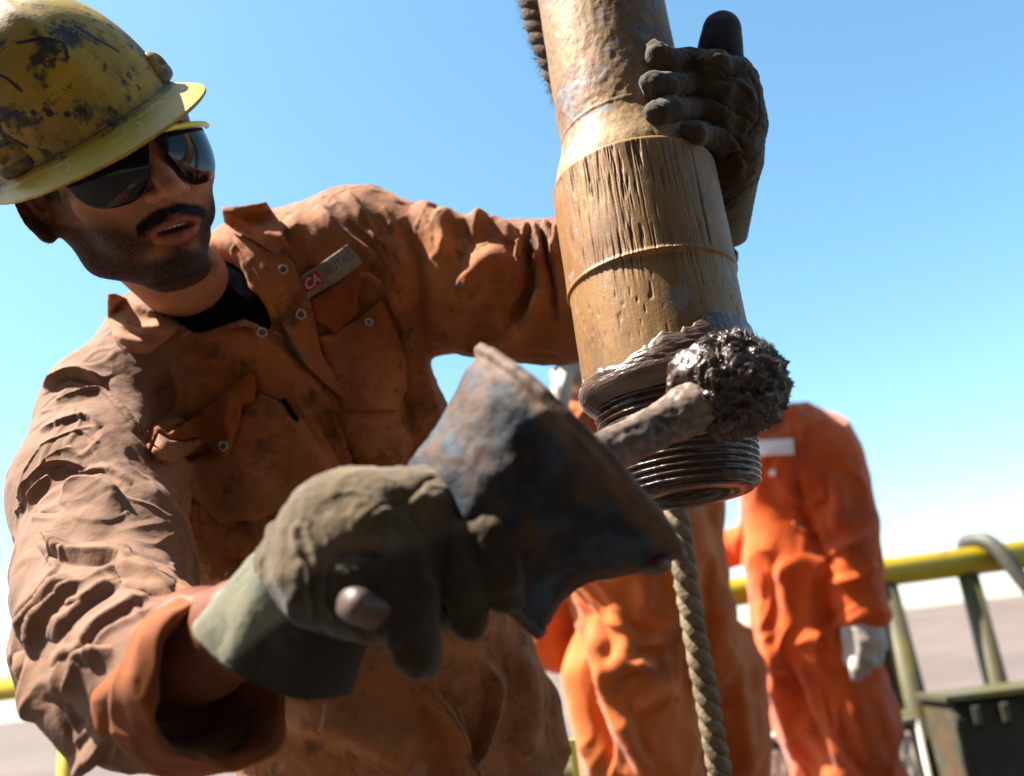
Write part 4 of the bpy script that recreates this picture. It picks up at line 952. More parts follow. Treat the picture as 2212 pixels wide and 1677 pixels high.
# hollow sleeve end
C.chain(ch([(395, 1478, .683, 128), (480, 1462, .660, 165), (600, 1440, .620, 190)]), .006, sub=True)
C.chain(ch([(1545, 515, 1.045, 52), (1640, 430, 1.02, 52)]), .004, sub=True)
V, Q = C.mesh(); V = relax(V, Q, 2); V, Q = refine(V, Q)
def c4(pts): return [(x * .536, y * .536 + 777.6) for x, y in pts]
ARM = (0, 1.02)
strokes = [
 # right sleeve
 (c4([(165, 215), (290, 150), (400, 128), (470, 195), (560, 300), (640, 420)]), 9, 6, 'foldL', (0, 1.2)),
 (c4([(180, 120), (300, 60), (420, 100)]), 18, 10, 'fold', (0, 1.2)),
 (c4([(150, 285), (330, 230), (405, 285)]), 16, 8, 'fold', ARM),
 (c4([(75, 560), (150, 490), (230, 410), (300, 355)]), 30, 22, 'foldL', ARM),
 (c4([(200, 450), (270, 430), (350, 450)]), 14, 9, 'fold', ARM),
 (c4([(240, 580), (300, 515), (400, 520), (510, 590)]), 28, 18, 'foldL', ARM),
 (c4([(390, 300), (470, 420), (560, 520), (690, 590)]), 26, 7, 'ridge', ARM),
 (c4([(250, 640), (300, 700), (420, 700), (520, 640)]), 40, 6, 'valley', ARM),
 (c4([(130, 640), (230, 640)]), 7, 3, 'ridge', ARM), (c4([(130, 620), (240, 612)]), 6, 3, 'crease', ARM),
 (c4([(180, 700), (225, 745), (262, 800)]), 22, 16, 'fold', ARM),
 (c4([(170, 745), (275, 802), (460, 822), (505, 872), (600, 905), (695, 935)]), 30, 22, 'fold', ARM),
 (c4([(262, 965), (390, 902), (470, 838)]), 22, 15, 'foldL', ARM),
 (c4([(95, 1120), (170, 1010), (270, 868)]), 30, 18, 'foldL', ARM),
 (c4([(480, 905), (560, 925), (690, 945)]), 9, 6, 'ridge', ARM), (c4([(500, 930), (580, 945), (660, 960)]), 7, 5, 'crease', ARM),
 (c4([(235, 1135), (300, 1060), (380, 980), (490, 912)]), 22, 14, 'fold', ARM),
 (c4([(158, 1200), (170, 1090), (230, 1000), (330, 912)]), 24, 15, 'foldL', ARM),
 (c4([(270, 1385), (320, 1250), (340, 1195), (460, 1170)]), 26, 14, 'foldL', ARM),
 (c4([(330, 1190), (400, 1080), (520, 1000), (600, 960)]), 22, 12, 'fold', ARM),
 (c4([(150, 1190), (165, 1330), (210, 1440), (300, 1575), (380, 1600), (460, 1490)]), 28, 17, 'fold', ARM),
 (c4([(250, 1330), (280, 1420), (350, 1500)]), 30, 9, 'valley', ARM),
 (c4([(100, 1180), (130, 1300), (200, 1420)]), 18, 10, 'ridge', ARM),
 (c4([(330, 1640), (420, 1560), (560, 1660)]), 22, 12, 'fold', ARM),
 # chest, right side
 ([(300, 850), (360, 880), (420, 950), (470, 975)], 12, 0, 'ridge', (1.0, 1.3)),
 ([(345, 905), (395, 925), (440, 960)], 14, 8, 'foldL', (.9, 1.3)),
 ([(330, 800), (350, 870), (330, 930), (300, 960)], 26, 12, 'valley', (.9, 1.3)),
 ([(500, 1140), (560, 1180), (640, 1240), (700, 1300)], 34, 16, 'ridge', (.95, 1.4)),
 ([(430, 1010), (520, 1130), (600, 1230)], 24, 14, 'valley', (.95, 1.4)),
 ([(560, 1000), (680, 1110), (760, 1210)], 40, 9, 'valley', (.95, 1.4)),
 ([(420, 1040), (440, 1170), (520, 1260)], 26, 12, 'ridge', (.95, 1.4)),
 ([(430, 1220), (500, 1235), (570, 1215)], 16, 9, 'fold', (.95, 1.4)),
 ([(440, 700), (560, 760), (680, 850), (760, 960)], 40, 9, 'ridge', (.95, 1.4)),
 ([(400, 780), (520, 830), (600, 900)], 30, 8, 'valley', (.95, 1.4)),
 ([(700, 860), (740, 950), (770, 1060), (790, 1160)], 16, 11, 'foldL', (.95, 1.4)),
 ([(690, 860), (760, 1000), (840, 1080)], 30, 16, 'valley', (.95, 1.4)),
 ([(850, 700), (880, 850), (900, 960), (880, 1050)], 26, 12, 'valley', (.95, 1.4)),
 ([(840, 560), (880, 680), (900, 800), (950, 930)], 18, 10, 'ridge', (.95, 1.4)),
 ([(790, 470), (830, 560), (870, 660), (890, 740)], 8, 7, 'foldL', (.9, 1.4)),
 ([(620, 470), (680, 560), (740, 600)], 26, 9, 'ridge', (.95, 1.4)),
 ([(690, 440), (740, 500), (820, 560)], 20, 12, 'foldL', (.95, 1.4)),
 ([(745, 415), (765, 440), (790, 480)], 9, 7, 'ridge', (.95, 1.4)),
 ([(640, 500), (680, 590), (720, 650)], 20, 8, 'valley', (.95, 1.4)),
 # left arm
 ([(860, 480), (900, 560), (900, 680), (880, 740)], 26, 14, 'valley', (.95, 1.4)),
 ([(900, 445), (950, 500), (960, 560)], 20, 10, 'ridge', (.95, 1.4)),
 ([(940, 470), (1000, 492), (1060, 486)], 14, 12, 'ridge', (.95, 1.4)), ([(1010, 508), (1070, 495), (1120, 520)], 14, 12, 'ridge', (.95, 1.4)),
 ([(1000, 640), (1030, 580), (1100, 540)], 30, 9, 'ridge', (.95, 1.4)),
 ([(960, 720), (1060, 740), (1130, 690), (1160, 620)], 26, 12, 'foldL', (.95, 1.4)),
 ([(1125, 500), (1140, 560), (1135, 640), (1110, 700)], 13, 20, 'valley', (.95, 1.4)),
 ([(1145, 490), (1125, 520), (1118, 560)], 8, 12, 'ridge', (.95, 1.4)), ([(1150, 485), (1168, 540), (1150, 562), (1135, 555)], 7, 12, 'ridge', (.95, 1.4)),
 ([(1165, 483), (1180, 550), (1190, 600), (1200, 700)], 10, 16, 'valley', (.95, 1.4)), ([(1176, 480), (1186, 530), (1194, 560)], 7, 11, 'ridge', (.95, 1.4)), ([(1200, 490), (1196, 540), (1186, 560)], 7, 9, 'ridge', (.95, 1.4)),
 # lap
 ([(920, 1480), (980, 1560), (1010, 1640), (1020, 1700)], 22, 20, 'foldL', (.9, 1.5)), ([(1040, 1420), (1060, 1500), (1040, 1600), (1000, 1677)], 22, 18, 'fold', (.9, 1.5)),
 ([(600, 1540), (760, 1570), (900, 1640)], 40, 18, 'ridge', (.9, 1.5)), ([(1110, 1400), (1140, 1520), (1120, 1650)], 24, 14, 'ridge', (.9, 1.5)), ([(1180, 1420), (1190, 1520), (1220, 1677)], 16, 12, 'ridge', (.9, 1.5)),
]
rs2 = np.random.RandomState(11); extra = []
for s_ in strokes:
    arm = len(s_) > 4 and s_[4] == ARM
    for q in range(1):
        P_ = np.array(s_[0], float); dv = P_[-1] - P_[0]; nv_ = np.array((-dv[1], dv[0])) / (np.linalg.norm(dv) + 1e-6)
        if len(P_) > 2: P_ = P_[rs2.randint(0, 2):len(P_) - rs2.randint(0, 2)] if len(P_) > 3 else P_
        off = nv_ * rs2.choice((-1, 1)) * rs2.uniform(12, 34) + dv * rs2.uniform(-.2, .2)
        extra.append(([tuple(p + off + rs2.normal(0, 3, 2)) for p in P_], max(4, s_[1] * .35), s_[2] * .24, 'fold' if rs2.rand() < .5 else 'foldL') + tuple(s_[4:]))
strokes = [(s_[0], s_[1] * (.8 if len(s_) > 4 and s_[4] == ARM else .9), s_[2] * (.62 if len(s_) > 4 and s_[4] == ARM else 1.3)) + tuple(s_[3:]) for s_ in strokes] + extra
def dress(V, Q):
    V = sculpt(V, Q, strokes); N = vnormals(V, Q)
    big = fbm(V * (1, .7, 1), 9, 2, 4) * .005 + (ridged(V * (1, .6, 1) + .15 * fbm(V, 6, 2, 9)[:, None], 11, 3, 2) * .0020) + fbm(V, 55, 2, 6) * .0009
    cr_ = ridged(V * (1, .55, 1) + .05 * fbm(V, 14, 2, 19)[:, None], 34, 23, 1); big = big + .0016 * np.clip(cr_ - .45, 0, 1) / .55
    x, y, d = c2px(V); V = V + N * big[:, None]
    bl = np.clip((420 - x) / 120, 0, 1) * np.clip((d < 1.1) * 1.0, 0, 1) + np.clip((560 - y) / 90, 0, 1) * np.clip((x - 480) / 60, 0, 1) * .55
    seam = np.zeros(len(V))
    for pts, w in (([(785, 480), (828, 565), (868, 665), (886, 735)], 1.8), ([(91, 893), (155, 858), (214, 846), (252, 882), (300, 938), (343, 1002)], 1.8), ([(793, 480), (836, 565), (876, 665), (892, 725)], 1.0)):
        pp = spline(pts, 6); lo_ = pp.min(0) - 6; hi_ = pp.max(0) + 6; i = np.nonzero((x > lo_[0]) & (x < hi_[0]) & (y > lo_[1]) & (y < hi_[1]))[0]
        r = seg_dist(x[i], y[i], pp)[0]; seam[i] = np.maximum(seam[i], np.clip(1.4 - r / w, 0, 1))
    return V, {'painted_sun': np.clip(bl, 0, 1), 'seam': seam}
N0 = vnormals(V, Q); x, y, d = c2px(V); vd_ = -V / np.linalg.norm(V, axis=1, keepdims=True)
inz = (x < 455) & (y > 800) & (d < 1.12) & ((N0 * vd_).sum(1) > -.35)
core_f = inz[Q].all(1)
grow = inz.copy()
for _ in range(3): m_ = grow[Q].any(1); grow[Q[m_].ravel()] = True
sub = Q[grow[Q].all(1)]; used, inv_ = np.unique(sub.ravel(), return_inverse=True); Vs, Qs = V[used], inv_.reshape(-1, 4)
Vs, Qs = refine(Vs, Qs)
# the outermost rings of the finer piece tuck under the main cloth
cntf = np.bincount(Qs.ravel(), minlength=len(Vs)); 
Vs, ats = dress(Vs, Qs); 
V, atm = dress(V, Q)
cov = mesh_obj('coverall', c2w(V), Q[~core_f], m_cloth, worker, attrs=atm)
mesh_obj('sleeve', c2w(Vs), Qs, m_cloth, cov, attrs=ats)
print('CLOTH', len(Q), len(Qs))
VC, QC = V, Q
bvh = BVHTree.FromPolygons([tuple(v) for v in V], [tuple(q) for q in Q.tolist()])
def on_cloth(px, py):
    dr = cpt(px, py, 1.0); dr = dr / np.linalg.norm(dr)
    hit = bvh.ray_cast((0, 0, 0), tuple(dr))
    return hit[0], hit[1]

# hanging trouser legs down to the floor
hipR, hipL = wpt(760, 1680, 1.26), wpt(1010, 1680, 1.26)
Lg = Field((-.75, -.2, 0), (.75, 2.1, 1.05), .014)
def W3(v): return np.array((v.x, v.y, v.z))
for hp_, dx in ((hipR, -.06), (hipL, .08)):
    a = W3(hp_); a[1] += .02; k_ = a + (dx * .4, -.03, -.38); b = a.copy(); b[2] = .06; b[0] += dx
    Lg.chain([(a, .135), (k_, .098), (b, .085)], .05)
Vl, Ql = Lg.mesh(); Vl = relax(Vl, Ql, 2); Nl = vnormals(Vl, Ql); Vl = Vl + Nl * (.010 * fbm(Vl * (1, 1, .6), 9, 3, 5))[:, None]
mesh_obj('trouser_legs', Vl, Ql, m_cloth, worker)
m_boot = mat('brown_boot', (.07, .045, .03), .6, bump=[(80, .4, .002, 'noise')])
for hp_, dx in ((hipR, -.06), (hipL, .08)):
    b = W3(hp_); Fb = Field((b[0] + dx - .1, b[1] - .25, 0), (b[0] + dx + .1, b[1] + .15, .2), .007); c = np.array((b[0] + dx, b[1], 0))
    Fb.cone(c + (0, .02, .05), c + (0, -.13, .045), .048, .043, .02, sq=((0, 0, 1), .95)); Fb.cone(c + (0, .03, .05), c + (0, .02, .14), .045, .05, .02)
    Vb_, Qb_ = Fb.mesh(); mesh_obj('boot', Vb_, Qb_, m_boot, worker)

# rolled cuff at the right sleeve
def ringpath(c, ax, r1, r2, n=90, rot=0):
    ax = ax / np.linalg.norm(ax); u = np.cross(ax, (0, 0, 1)); u /= np.linalg.norm(u); v = np.cross(ax, u)
    return [c + u * r1 * math.cos(t) + v * r2 * math.sin(t) for t in np.linspace(0, 2 * np.pi, n, endpoint=False)]
ccen = cpt(418, 1486, .668); cax = cpt(560, 1440, .645) - cpt(330, 1490, .708); cax /= np.linalg.norm(cax)
u_ = np.cross(cax, (0, 0, 1)); u_ /= np.linalg.norm(u_); v_ = np.cross(cax, u_)
nr_, nt_ = 46, 220; V = []
prof = []
for k in range(nr_):           # outside from the back edge to the mouth, rolled over and back inside
    t = k / (nr_ - 1)
    if t < .5: s = t / .5; prof.append((-.034 + .066 * s, .0560 + .0035 * min(1, max(0, (s - .38) / .05)) + .002 * math.sin(s * 3.1) + .001 * s))
    elif t < .62: s = (t - .5) / .12 * math.pi; prof.append((.032 + .004 * math.sin(s), .0585 + .0005 + .0018 * math.cos(s) - .0005))
    else: s = (t - .62) / .38; prof.append((.032 - .085 * s, .0535 - .004 * s))
for s_, r_ in prof:
    for j in range(nt_):
        t = 2 * np.pi * j / nt_; wob = 1 + .05 * math.sin(2 * t + .6) + .030 * math.sin(5 * t + s_ * 40) + .015 * math.sin(9 * t + 1 - s_ * 60)
        V.append(ccen + cax * (s_ + .006 * math.sin(2 * t + 1) + .004 * math.sin(5 * t)) + (u_ * math.cos(t) + v_ * math.sin(t)) * r_ * wob)
V = np.array(V); i, k = np.meshgrid(np.arange(nr_ - 1), np.arange(nt_), indexing='ij'); k2 = (k + 1) % nt_
Q = np.stack([i * nt_ + k, i * nt_ + k2, (i + 1) * nt_ + k2, (i + 1) * nt_ + k], -1).reshape(-1, 4)
N = vnormals(V, Q); V = V + N * (.0036 * ridged(V, 24, 5, 2) + .0022 * fbm(V, 20, 2, 3) + .0008 * fbm(V, 90, 2, 3))[:, None]
mesh_obj('rolled_cuff', c2w(V), Q, m_inner, cov)

# dark undershirt in the open V, extended upward to stand in for neck shade
U_ = Field((-.45, -.25, -1.35), (.1, .25, -.90), .006)
U_.chain(ch([(470, 740, 1.17, 140), (560, 800, 1.18, 170)]), .04); U_.chain(ch([(500, 620, 1.16, 75), (560, 690, 1.15, 75)]), .03); U_.chain(ch([(445, 705, 1.10, 82), (520, 690, 1.11, 70)]), .03); U_.chain(ch([(545, 640, 1.13, 52), (575, 720, 1.115, 55), (620, 830, 1.15, 60)]), .03); U_.chain(ch([(330, 700, 1.14, 90), (600, 620, 1.16, 90)]), .03)
Vu, Qu = U_.mesh(); Vu = relax(Vu, Qu, 2); Vu, Qu = refine(Vu, Qu); Nu = vnormals(Vu, Qu); Vu = Vu + Nu * (.002 * ridged(Vu * (1, .3, 1), 30, 2))[:, None]
mesh_obj('undershirt', c2w(Vu), Qu, m_shirt, worker)

# pieces laid on the cloth: outline drawn from the photograph, then dropped on the real surface with its own thickness
def patch(name, outline, off, thick, m, par, step=7, puff=0., curl=None, sm=3, noise=.0008, mm=None):
    ol = [np.array(p, float) for p in outline]; poly = []
    for a, b in zip(ol, ol[1:] + ol[:1]):
        n = max(1, int(np.linalg.norm(b - a) / step)); poly += [a + (b - a) * i / n for i in range(n)]
    P = np.array(poly); x0, y0 = P.min(0); x1, y1 = P.max(0)
    def inside(p):
        c = False; j = len(P) - 1
        for i in range(len(P)):
            if (P[i][1] > p[1]) != (P[j][1] > p[1]) and p[0] < (P[j][0] - P[i][0]) * (p[1] - P[i][1]) / (P[j][1] - P[i][1]) + P[i][0]: c = not c
            j = i
        return c
    inner = [(gx, gy) for gx in np.arange(x0, x1, step) for gy in np.arange(y0, y1, step) if inside((gx, gy)) and seg_dist(np.array([gx]), np.array([gy]), np.vstack([P, P[:1]]))[0][0] > step * .5]
    pts = [Vector(p) for p in poly] + [Vector(p) for p in inner]; nb_ = len(poly)
    v2, e2, f2, *_ = delaunay_2d_cdt(pts, [], [list(range(nb_))], 1, 1e-4)
    v2 = np.array([tuple(v) for v in v2]); depth = []
    for q in v2:
        h_, n_ = on_cloth(q[0], q[1]); depth.append(-h_.z if h_ else np.nan)
    depth = np.array(depth); md = np.nanmedian(depth); depth = np.where(np.isnan(depth) | (np.abs(depth - md) > .14), md, depth)
    tri = [tuple(f) for f in f2]; nbr = [set() for _ in v2]
    for f in tri:
        for a in f: nbr[a].update(f)
    for _ in range(sm): depth = np.array([np.mean(depth[list(s)]) if s else depth[i] for i, s in enumerate(nbr)])
    V = np.array([cpt(q[0], q[1], 1.0) for q in v2]); nrm = V / np.linalg.norm(V, axis=1, keepdims=True)
    ed = seg_dist(v2[:, 0], v2[:, 1], np.vstack([P, P[:1]]))[0]; pf = np.clip(ed / 40, 0, 1) ** .5
    lift = np.full(len(v2), off) + puff * pf + noise * 2 * fbm(np.stack([v2[:, 0], v2[:, 1], v2[:, 0] * 0], 1), .05, 2, 3)
    if curl is not None:
        for pts_, w, h in curl: r = seg_dist(v2[:, 0], v2[:, 1], spline(pts_, 4))[0]; lift += h * .001 * np.exp(-(r / w) ** 2)
    top = V * (depth - lift)[:, None]; bot = V * (depth - lift + thick)[:, None]
    n = len(v2); Fc = []
    for f in tri:
        a, b, c = top[f[0]], top[f[1]], top[f[2]]
        if np.cross(b - a, c - a) @ a > 0: f = f[::-1]
        Fc.append(tuple(f)); Fc.append(tuple(i + n for i in f[::-1]))
    edges = {}
    for f in [Fc[i] for i in range(0, len(Fc), 2)]:
        for i in range(3): edges[(f[i], f[(i + 1) % 3])] = 1
    for (a, b) in list(edges):
        if (b, a) not in edges: Fc.append((b, a, a + n, b + n))
    o = mesh_obj(name, c2w(np.vstack([top, bot])), Fc, m, par)
    return o

# crops of the photograph read at: collar (40,420) scale 600/1677 of the source, chest (240,820) scale 900/2212
def cA(pts): return [((40 + x * 600 / 1677) * .864, (420 + y * 600 / 1677) * .864) for x, y in pts]
def cB(pts): return [((240 + x * 900 / 2212) * .864, (820 + y * 900 / 2212) * .864) for x, y in pts]
def cC(pts): return [((500 + x * 600 / 1677) * .864, (400 + y * 600 / 1677) * .864) for x, y in pts]
# right collar: stand piece behind the neck, fallen leaf, and front placket
m_sunlit = mat('sunlit_cloth', (.33, .155, .080), .85, spec=.2, sheen=.06, var=[((.22, .09, .04), 8, .45, .6, .8), ((.10, .05, .025), 18, .56, .66, .8)], bump=[(75, .45, .0024, 'noise'), (900, .35, .0008, 'noise')])  # lighter cloth copy, sunlight on the collar put into its colour
patch('collar', cA([(640, 870), (700, 880), (860, 950), (980, 1020), (1090, 1050), (1180, 1110), (1230, 1150), (1165, 1190), (1130, 1130), (1060, 1200), (930, 1300), (760, 1290), (700, 1230), (670, 1150), (640, 1040)]), .026, .003, m_sunlit, cov, 6, .008,
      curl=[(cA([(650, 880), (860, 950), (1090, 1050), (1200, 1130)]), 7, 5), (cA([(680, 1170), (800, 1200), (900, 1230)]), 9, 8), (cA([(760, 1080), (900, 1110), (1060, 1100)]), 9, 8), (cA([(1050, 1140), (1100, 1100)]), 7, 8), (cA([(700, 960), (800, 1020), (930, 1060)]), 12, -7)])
patch('lapel', cA([(1090, 1050), (1180, 1020), (1300, 1010), (1440, 1010), (1560, 1050), (1680, 1090), (1720, 1130), (1600, 1110), (1440, 1130), (1300, 1150), (1215, 1160), (1150, 1110)]), .016, .003, m_cloth, cov, 6, .004)
patch('lapel', cC([(0, 1065), (180, 1070), (330, 1120), (470, 1185), (560, 1215), (600, 1260), (500, 1200), (400, 1160), (250, 1165), (60, 1200), (-90, 1220), (-60, 1120)]), .012, .003, m_cloth, cov, 6, .003)
# left collar leaf and the placket with the snaps
patch('collar', cC([(150, 330), (290, 320), (465, 295), (500, 350), (590, 480), (580, 520), (640, 640), (580, 700), (500, 640), (380, 560), (250, 500), (170, 440)]), .018, .003, m_cloth, cov, 6, .004, curl=[(cC([(150, 360), (300, 420), (450, 500), (570, 540)]), 8, 7), (cC([(240, 520), (340, 640)]), 8, 4)])
plk = patch('placket', cC([(190, 490), (330, 560), (480, 640), (590, 660), (650, 720), (720, 860), (780, 1000), (810, 1180), (850, 1350), (930, 1480), (1010, 1640), (960, 1640), (870, 1560), (740, 1440), (640, 1290), (560, 1120), (430, 860), (330, 700), (250, 590)]), .011, .003, m_cloth, cov, 6, .003, curl=[(cC([(250, 590), (330, 700), (430, 860), (560, 1120), (640, 1290), (740, 1440)]), 6, 3)])
# zip tape in the shade of the placket
m_zip = mat('zip_tape', (.05, .035, .02), .5, metal=.4, bump=[(900, .8, .001, 'noise')])
patch('zip', cC([(570, 1190), (610, 1210), (680, 1330), (750, 1450), (730, 1450), (650, 1340), (600, 1270)]), .013, .002, m_zip, cov, 5)
# chest pockets: left one open and torn, right one with a curled flap
patch('pocket', cC([(820, 1240), (950, 1210), (1010, 1160), (1080, 1130), (1200, 1030), (1280, 960), (1340, 1100), (1400, 1250), (1440, 1400), (1450, 1600), (1380, 1750), (1010, 1750), (900, 1480)]), .007, .0028, m_cloth, cov, 9, .006, curl=[(cC([(820, 1240), (950, 1215), (1010, 1160), (1200, 1035), (1280, 965)]), 7, 4)])
patch('pocket_flap', cC([(780, 980), (900, 900), (1010, 850), (1090, 800), (1130, 780), (1150, 860), (1100, 960), (1110, 1050), (1080, 1100), (1020, 1140), (950, 1215), (870, 1160), (800, 1130)]), .012, .0028, m_inner, cov, 7, .004, curl=[(cC([(1090, 830), (1090, 950), (1150, 1040)]), 8, 5)])
patch('pocket_flap', cC([(1090, 810), (1130, 785), (1180, 780), (1230, 820), (1275, 860), (1240, 880), (1180, 830), (1120, 830), (1095, 900), (1100, 1000), (1080, 990), (1075, 880)]), .017, .003, m_cloth, cov, 5, .004)
patch('pocket', cB([(520, 840), (700, 760), (900, 520), (1010, 400), (1100, 440), (1260, 560), (1400, 760), (1460, 900), (1300, 1050), (1000, 1180), (760, 1200), (600, 1050)]), .004, .0025, m_cloth, cov, 10, .004, curl=[(cB([(1040, 380), (1180, 560), (1330, 760), (1440, 900)]), 10, 2)])
patch('pocket_flap', cB([(330, 760), (385, 645), (450, 680), (540, 690), (620, 670), (680, 720), (730, 780), (790, 800), (820, 770), (850, 680), (890, 560), (895, 470), (970, 460), (985, 380), (975, 290), (940, 280), (860, 340), (760, 420), (640, 520), (520, 600), (440, 650), (380, 600), (300, 640), (250, 560), (300, 700)]), .014, .003, m_inner, cov, 7, .008,
      curl=[(cB([(385, 645), (450, 680), (540, 690), (620, 670), (680, 720), (730, 780), (790, 795)]), 6, 9), (cB([(600, 480), (650, 500), (700, 470)]), 8, 9), (cB([(500, 760), (600, 730)]), 12, -10), (cB([(820, 450), (790, 560), (820, 660)]), 8, 7)])
patch('pocket_flap', cB([(340, 760), (385, 650), (450, 690), (545, 700), (620, 680), (660, 700), (600, 760), (480, 830), (380, 815)]), .020, .003, m_cloth, cov, 6, .006)
# stitched dark tag and snaps
patch('pen_tab', cB([(1130, 440), (1165, 435), (1250, 560), (1240, 580), (1210, 560)]), .009, .001, m_shirt, cov, 5)
def snap(px, py, r=11, off=.014, tilt=None):
    h_, n_ = on_cloth(px, py); c = cpt(px, py, (-h_.z if h_ else 1.05) - off); n_ = np.array(n_) if n_ else np.array((0, 0, 1.)); n_ = n_ * .5 + np.array((0, 0, 1.)) * .8; n_ /= np.linalg.norm(n_)
    u = np.cross(n_, (0, 1, 0)); u /= np.linalg.norm(u); v = np.cross(n_, u); R_ = rpx(r, -c[2]); P = [c + (u * math.cos(t) + v * math.sin(t)) * R_ * .78 for t in np.linspace(0, 2 * np.pi, 25)]
    V, Fc = tube_mesh(P, R_ * .24, 8, False); o = mesh_obj('snap_button', c2w(V), Fc, m_snap, cov)
    D = np.array([c + (u * math.cos(t) + v * math.sin(t)) * R_ * k_ + n_ * z_ for k_, z_ in ((.8, -.0005), (.45, .0), (.35, .0012), (.1, .0010)) for t in np.linspace(0, 2 * np.pi, 20, endpoint=False)])
    Fd = [(i * 20 + k, i * 20 + (k + 1) % 20, (i + 1) * 20 + (k + 1) % 20, (i + 1) * 20 + k) for i in range(3) for k in range(20)]
    mesh_obj('stud', c2w(D), Fd, m_snapd, o)
for q, r, o_ in ((cC([(582, 766)])[0], 11, .018), (cC([(705, 1080)])[0], 12, .018), (cC([(433, 1207)])[0], 11.5, .020), (cC([(1182, 1132)])[0], 9, .018), (cC([(28, 1150)])[0], 8.5, .022), (cB([(782, 727)])[0], 11, .028)): snap(q[0], q[1], r, o_)

# name strip: KCA logo block and lettering
m_strip = mat('name_strip', (.20, .18, .13), .9, var=[((.16, .13, .09), 50, .45, .6, .8)], bump=[(600, .4, .0006, 'noise')])
m_red = mat('strip_red', (.30, .012, .02), .85); m_let = mat('strip_lettering', (.035, .045, .11), .85, var=[((.14, .13, .12), 160, .52, .62, .8)]); m_letw = mat('strip_white', (.50, .45, .38), .85)
o4 = cC([(700, 815), (1030, 590), (1140, 715), (745, 975)]); strip = patch('name_strip', [o4[0], cC([(860, 710)])[0], o4[1], cC([(1085, 650)])[0], o4[2], cC([(960, 850)])[0], o4[3]], .0135, .0022, m_strip, cov, 5, .001)
def quad_uv(u, v): # u along the strip, v up
    a = np.array(o4[0]) * (1 - u) + np.array(o4[1]) * u; b = np.array(o4[3]) * (1 - u) + np.array(o4[2]) * u; return a * v + b * (1 - v)
def letters(name, txt, u0, u1, v0, v1, m, off):
    cu = bpy.data.curves.new(name, 'FONT'); cu.body = txt; cu.extrude = 0; cu.resolution_u = 3; to_ = bpy.data.objects.new(name, cu); COL.objects.link(to_); bpy.context.view_layer.update()
    me = to_.to_mesh(); P = np.array([tuple(v.co) for v in me.vertices]); Fc = [tuple(p.vertices) for p in me.polygons]; to_.to_mesh_clear(); bpy.data.objects.remove(to_)
    P[:, 0] = (P[:, 0] - P[:, 0].min()) / np.ptp(P[:, 0]); P[:, 1] = (P[:, 1] - P[:, 1].min()) / np.ptp(P[:, 1]); V = []
    for p in P:
        q = quad_uv(u0 + (u1 - u0) * p[0], v0 + (v1 - v0) * p[1]); h_, n_ = on_cloth(*q); V.append(q.tolist() + [(-h_.z) if h_ else 1.05])
    V = np.array(V); A3 = np.c_[V[:, 0], V[:, 1], np.ones(len(V))]; co, *_ = np.linalg.lstsq(A3, V[:, 2], rcond=None); dd = A3 @ co - off
    VV = np.array([cpt(a, b, c) for a, b, c in zip(V[:, 0], V[:, 1], dd)]); n = len(VV)
    # a few tenths of a millimetre of thread depth
    return mesh_obj(name, c2w(VV), Fc, m, strip, smooth=False)
blk = [quad_uv(.02, .22), quad_uv(.02, .80), quad_uv(.34, .80), quad_uv(.34, .22)]
patch('logo_block', blk, .0168, .001, m_red, strip, 5)
letters('lettering', 'CA', .05, .31, .30, .74, m_letw, .0225)
letters('lettering', 'DEUTAG', .37, .95, .33, .72, m_let, .0215)

# ---- gloves
m_glove = mat('leather_glove', (.095, .060, .025), .88, spec=.25, sheen=.15, var=[((.045, .032, .016), 10, .42, .60, .8), ((.17, .125, .075), 22, .52, .66, .7), ((.035, .028, .018), 30, .58, .68, .8)], bump=[(420, .5, .0012, 'noise'), (110, .35, .002, 'noise')])
m_gdark = mat('dark_glove', (.050, .031, .015), .85, spec=.25, sheen=.15, var=[((.10, .075, .045), 16, .5, .64, .8), ((.02, .016, .012), 22, .5, .62, .8)], bump=[(420, .5, .0012, 'noise'), (110, .35, .002, 'noise')])
m_cuff = mat('pale_glove_cuff', (.205, .190, .120), .9, spec=.2, sheen=.1, var=[((.13, .145, .11), 14, .45, .62, .7), ((.28, .24, .17), 40, .55, .68, .6)], bump=[(520, .6, .0012, 'weave'), (200, .3, .001, 'noise')])
m_blue = mat('dark_thumb_cloth', (.012, .013, .018), .9, sheen=.2, bump=[(500, .4, .001, 'noise')])
# lower glove, right hand
G = Field(cpt(560, 1500, .60) - .11, cpt(1150, 1050, .62) + (.10, .10, .17), .0030)
G.chain(ch([(650, 1235, .585, 100), (740, 1180, .575, 135), (830, 1160, .575, 130)]), .02, sq=((0, 0, 1), .8))
G.chain(ch([(790, 1150, .585, 120), (930, 1130, .600, 105), (1020, 1130, .615, 85)]), .02)
G.chain(ch([(700, 1270, .560, 85), (800, 1290, .555, 80), (860, 1270, .565, 70)]), .02)
G.chain(ch([(780, 1200, .565, 100), (860, 1230, .565, 90)]), .02)
fing = []
for pts in ([(870, 1140, .580, 50), (892, 1215, .556, 50), (900, 1310, .545, 47), (907, 1390, .545, 42), (915, 1432, .548, 36)],
            [(940, 1110, .590, 50), (980, 1175, .566, 49), (1002, 1265, .556, 46), (1016, 1345, .560, 42)],
            [(1010, 1085, .590, 48), (1060, 1150, .568, 48), (1085, 1240, .562, 46), (1095, 1290, .568, 43)],
            [(1060, 1085, .615, 42), (1110, 1140, .598, 42), (1140, 1220, .592, 40), (1140, 1262, .598, 37)]):
    g = G.like().chain(ch(pts), .006); G.merge(g, .004)
g = G.like().chain(ch([(740, 1250, .575, 66), (790, 1262, .560, 58), (835, 1300, .548, 50), (870, 1360, .540, 44), (895, 1425, .540, 37)]), .008); G.merge(g, .008)   # thumb closing over the fingers
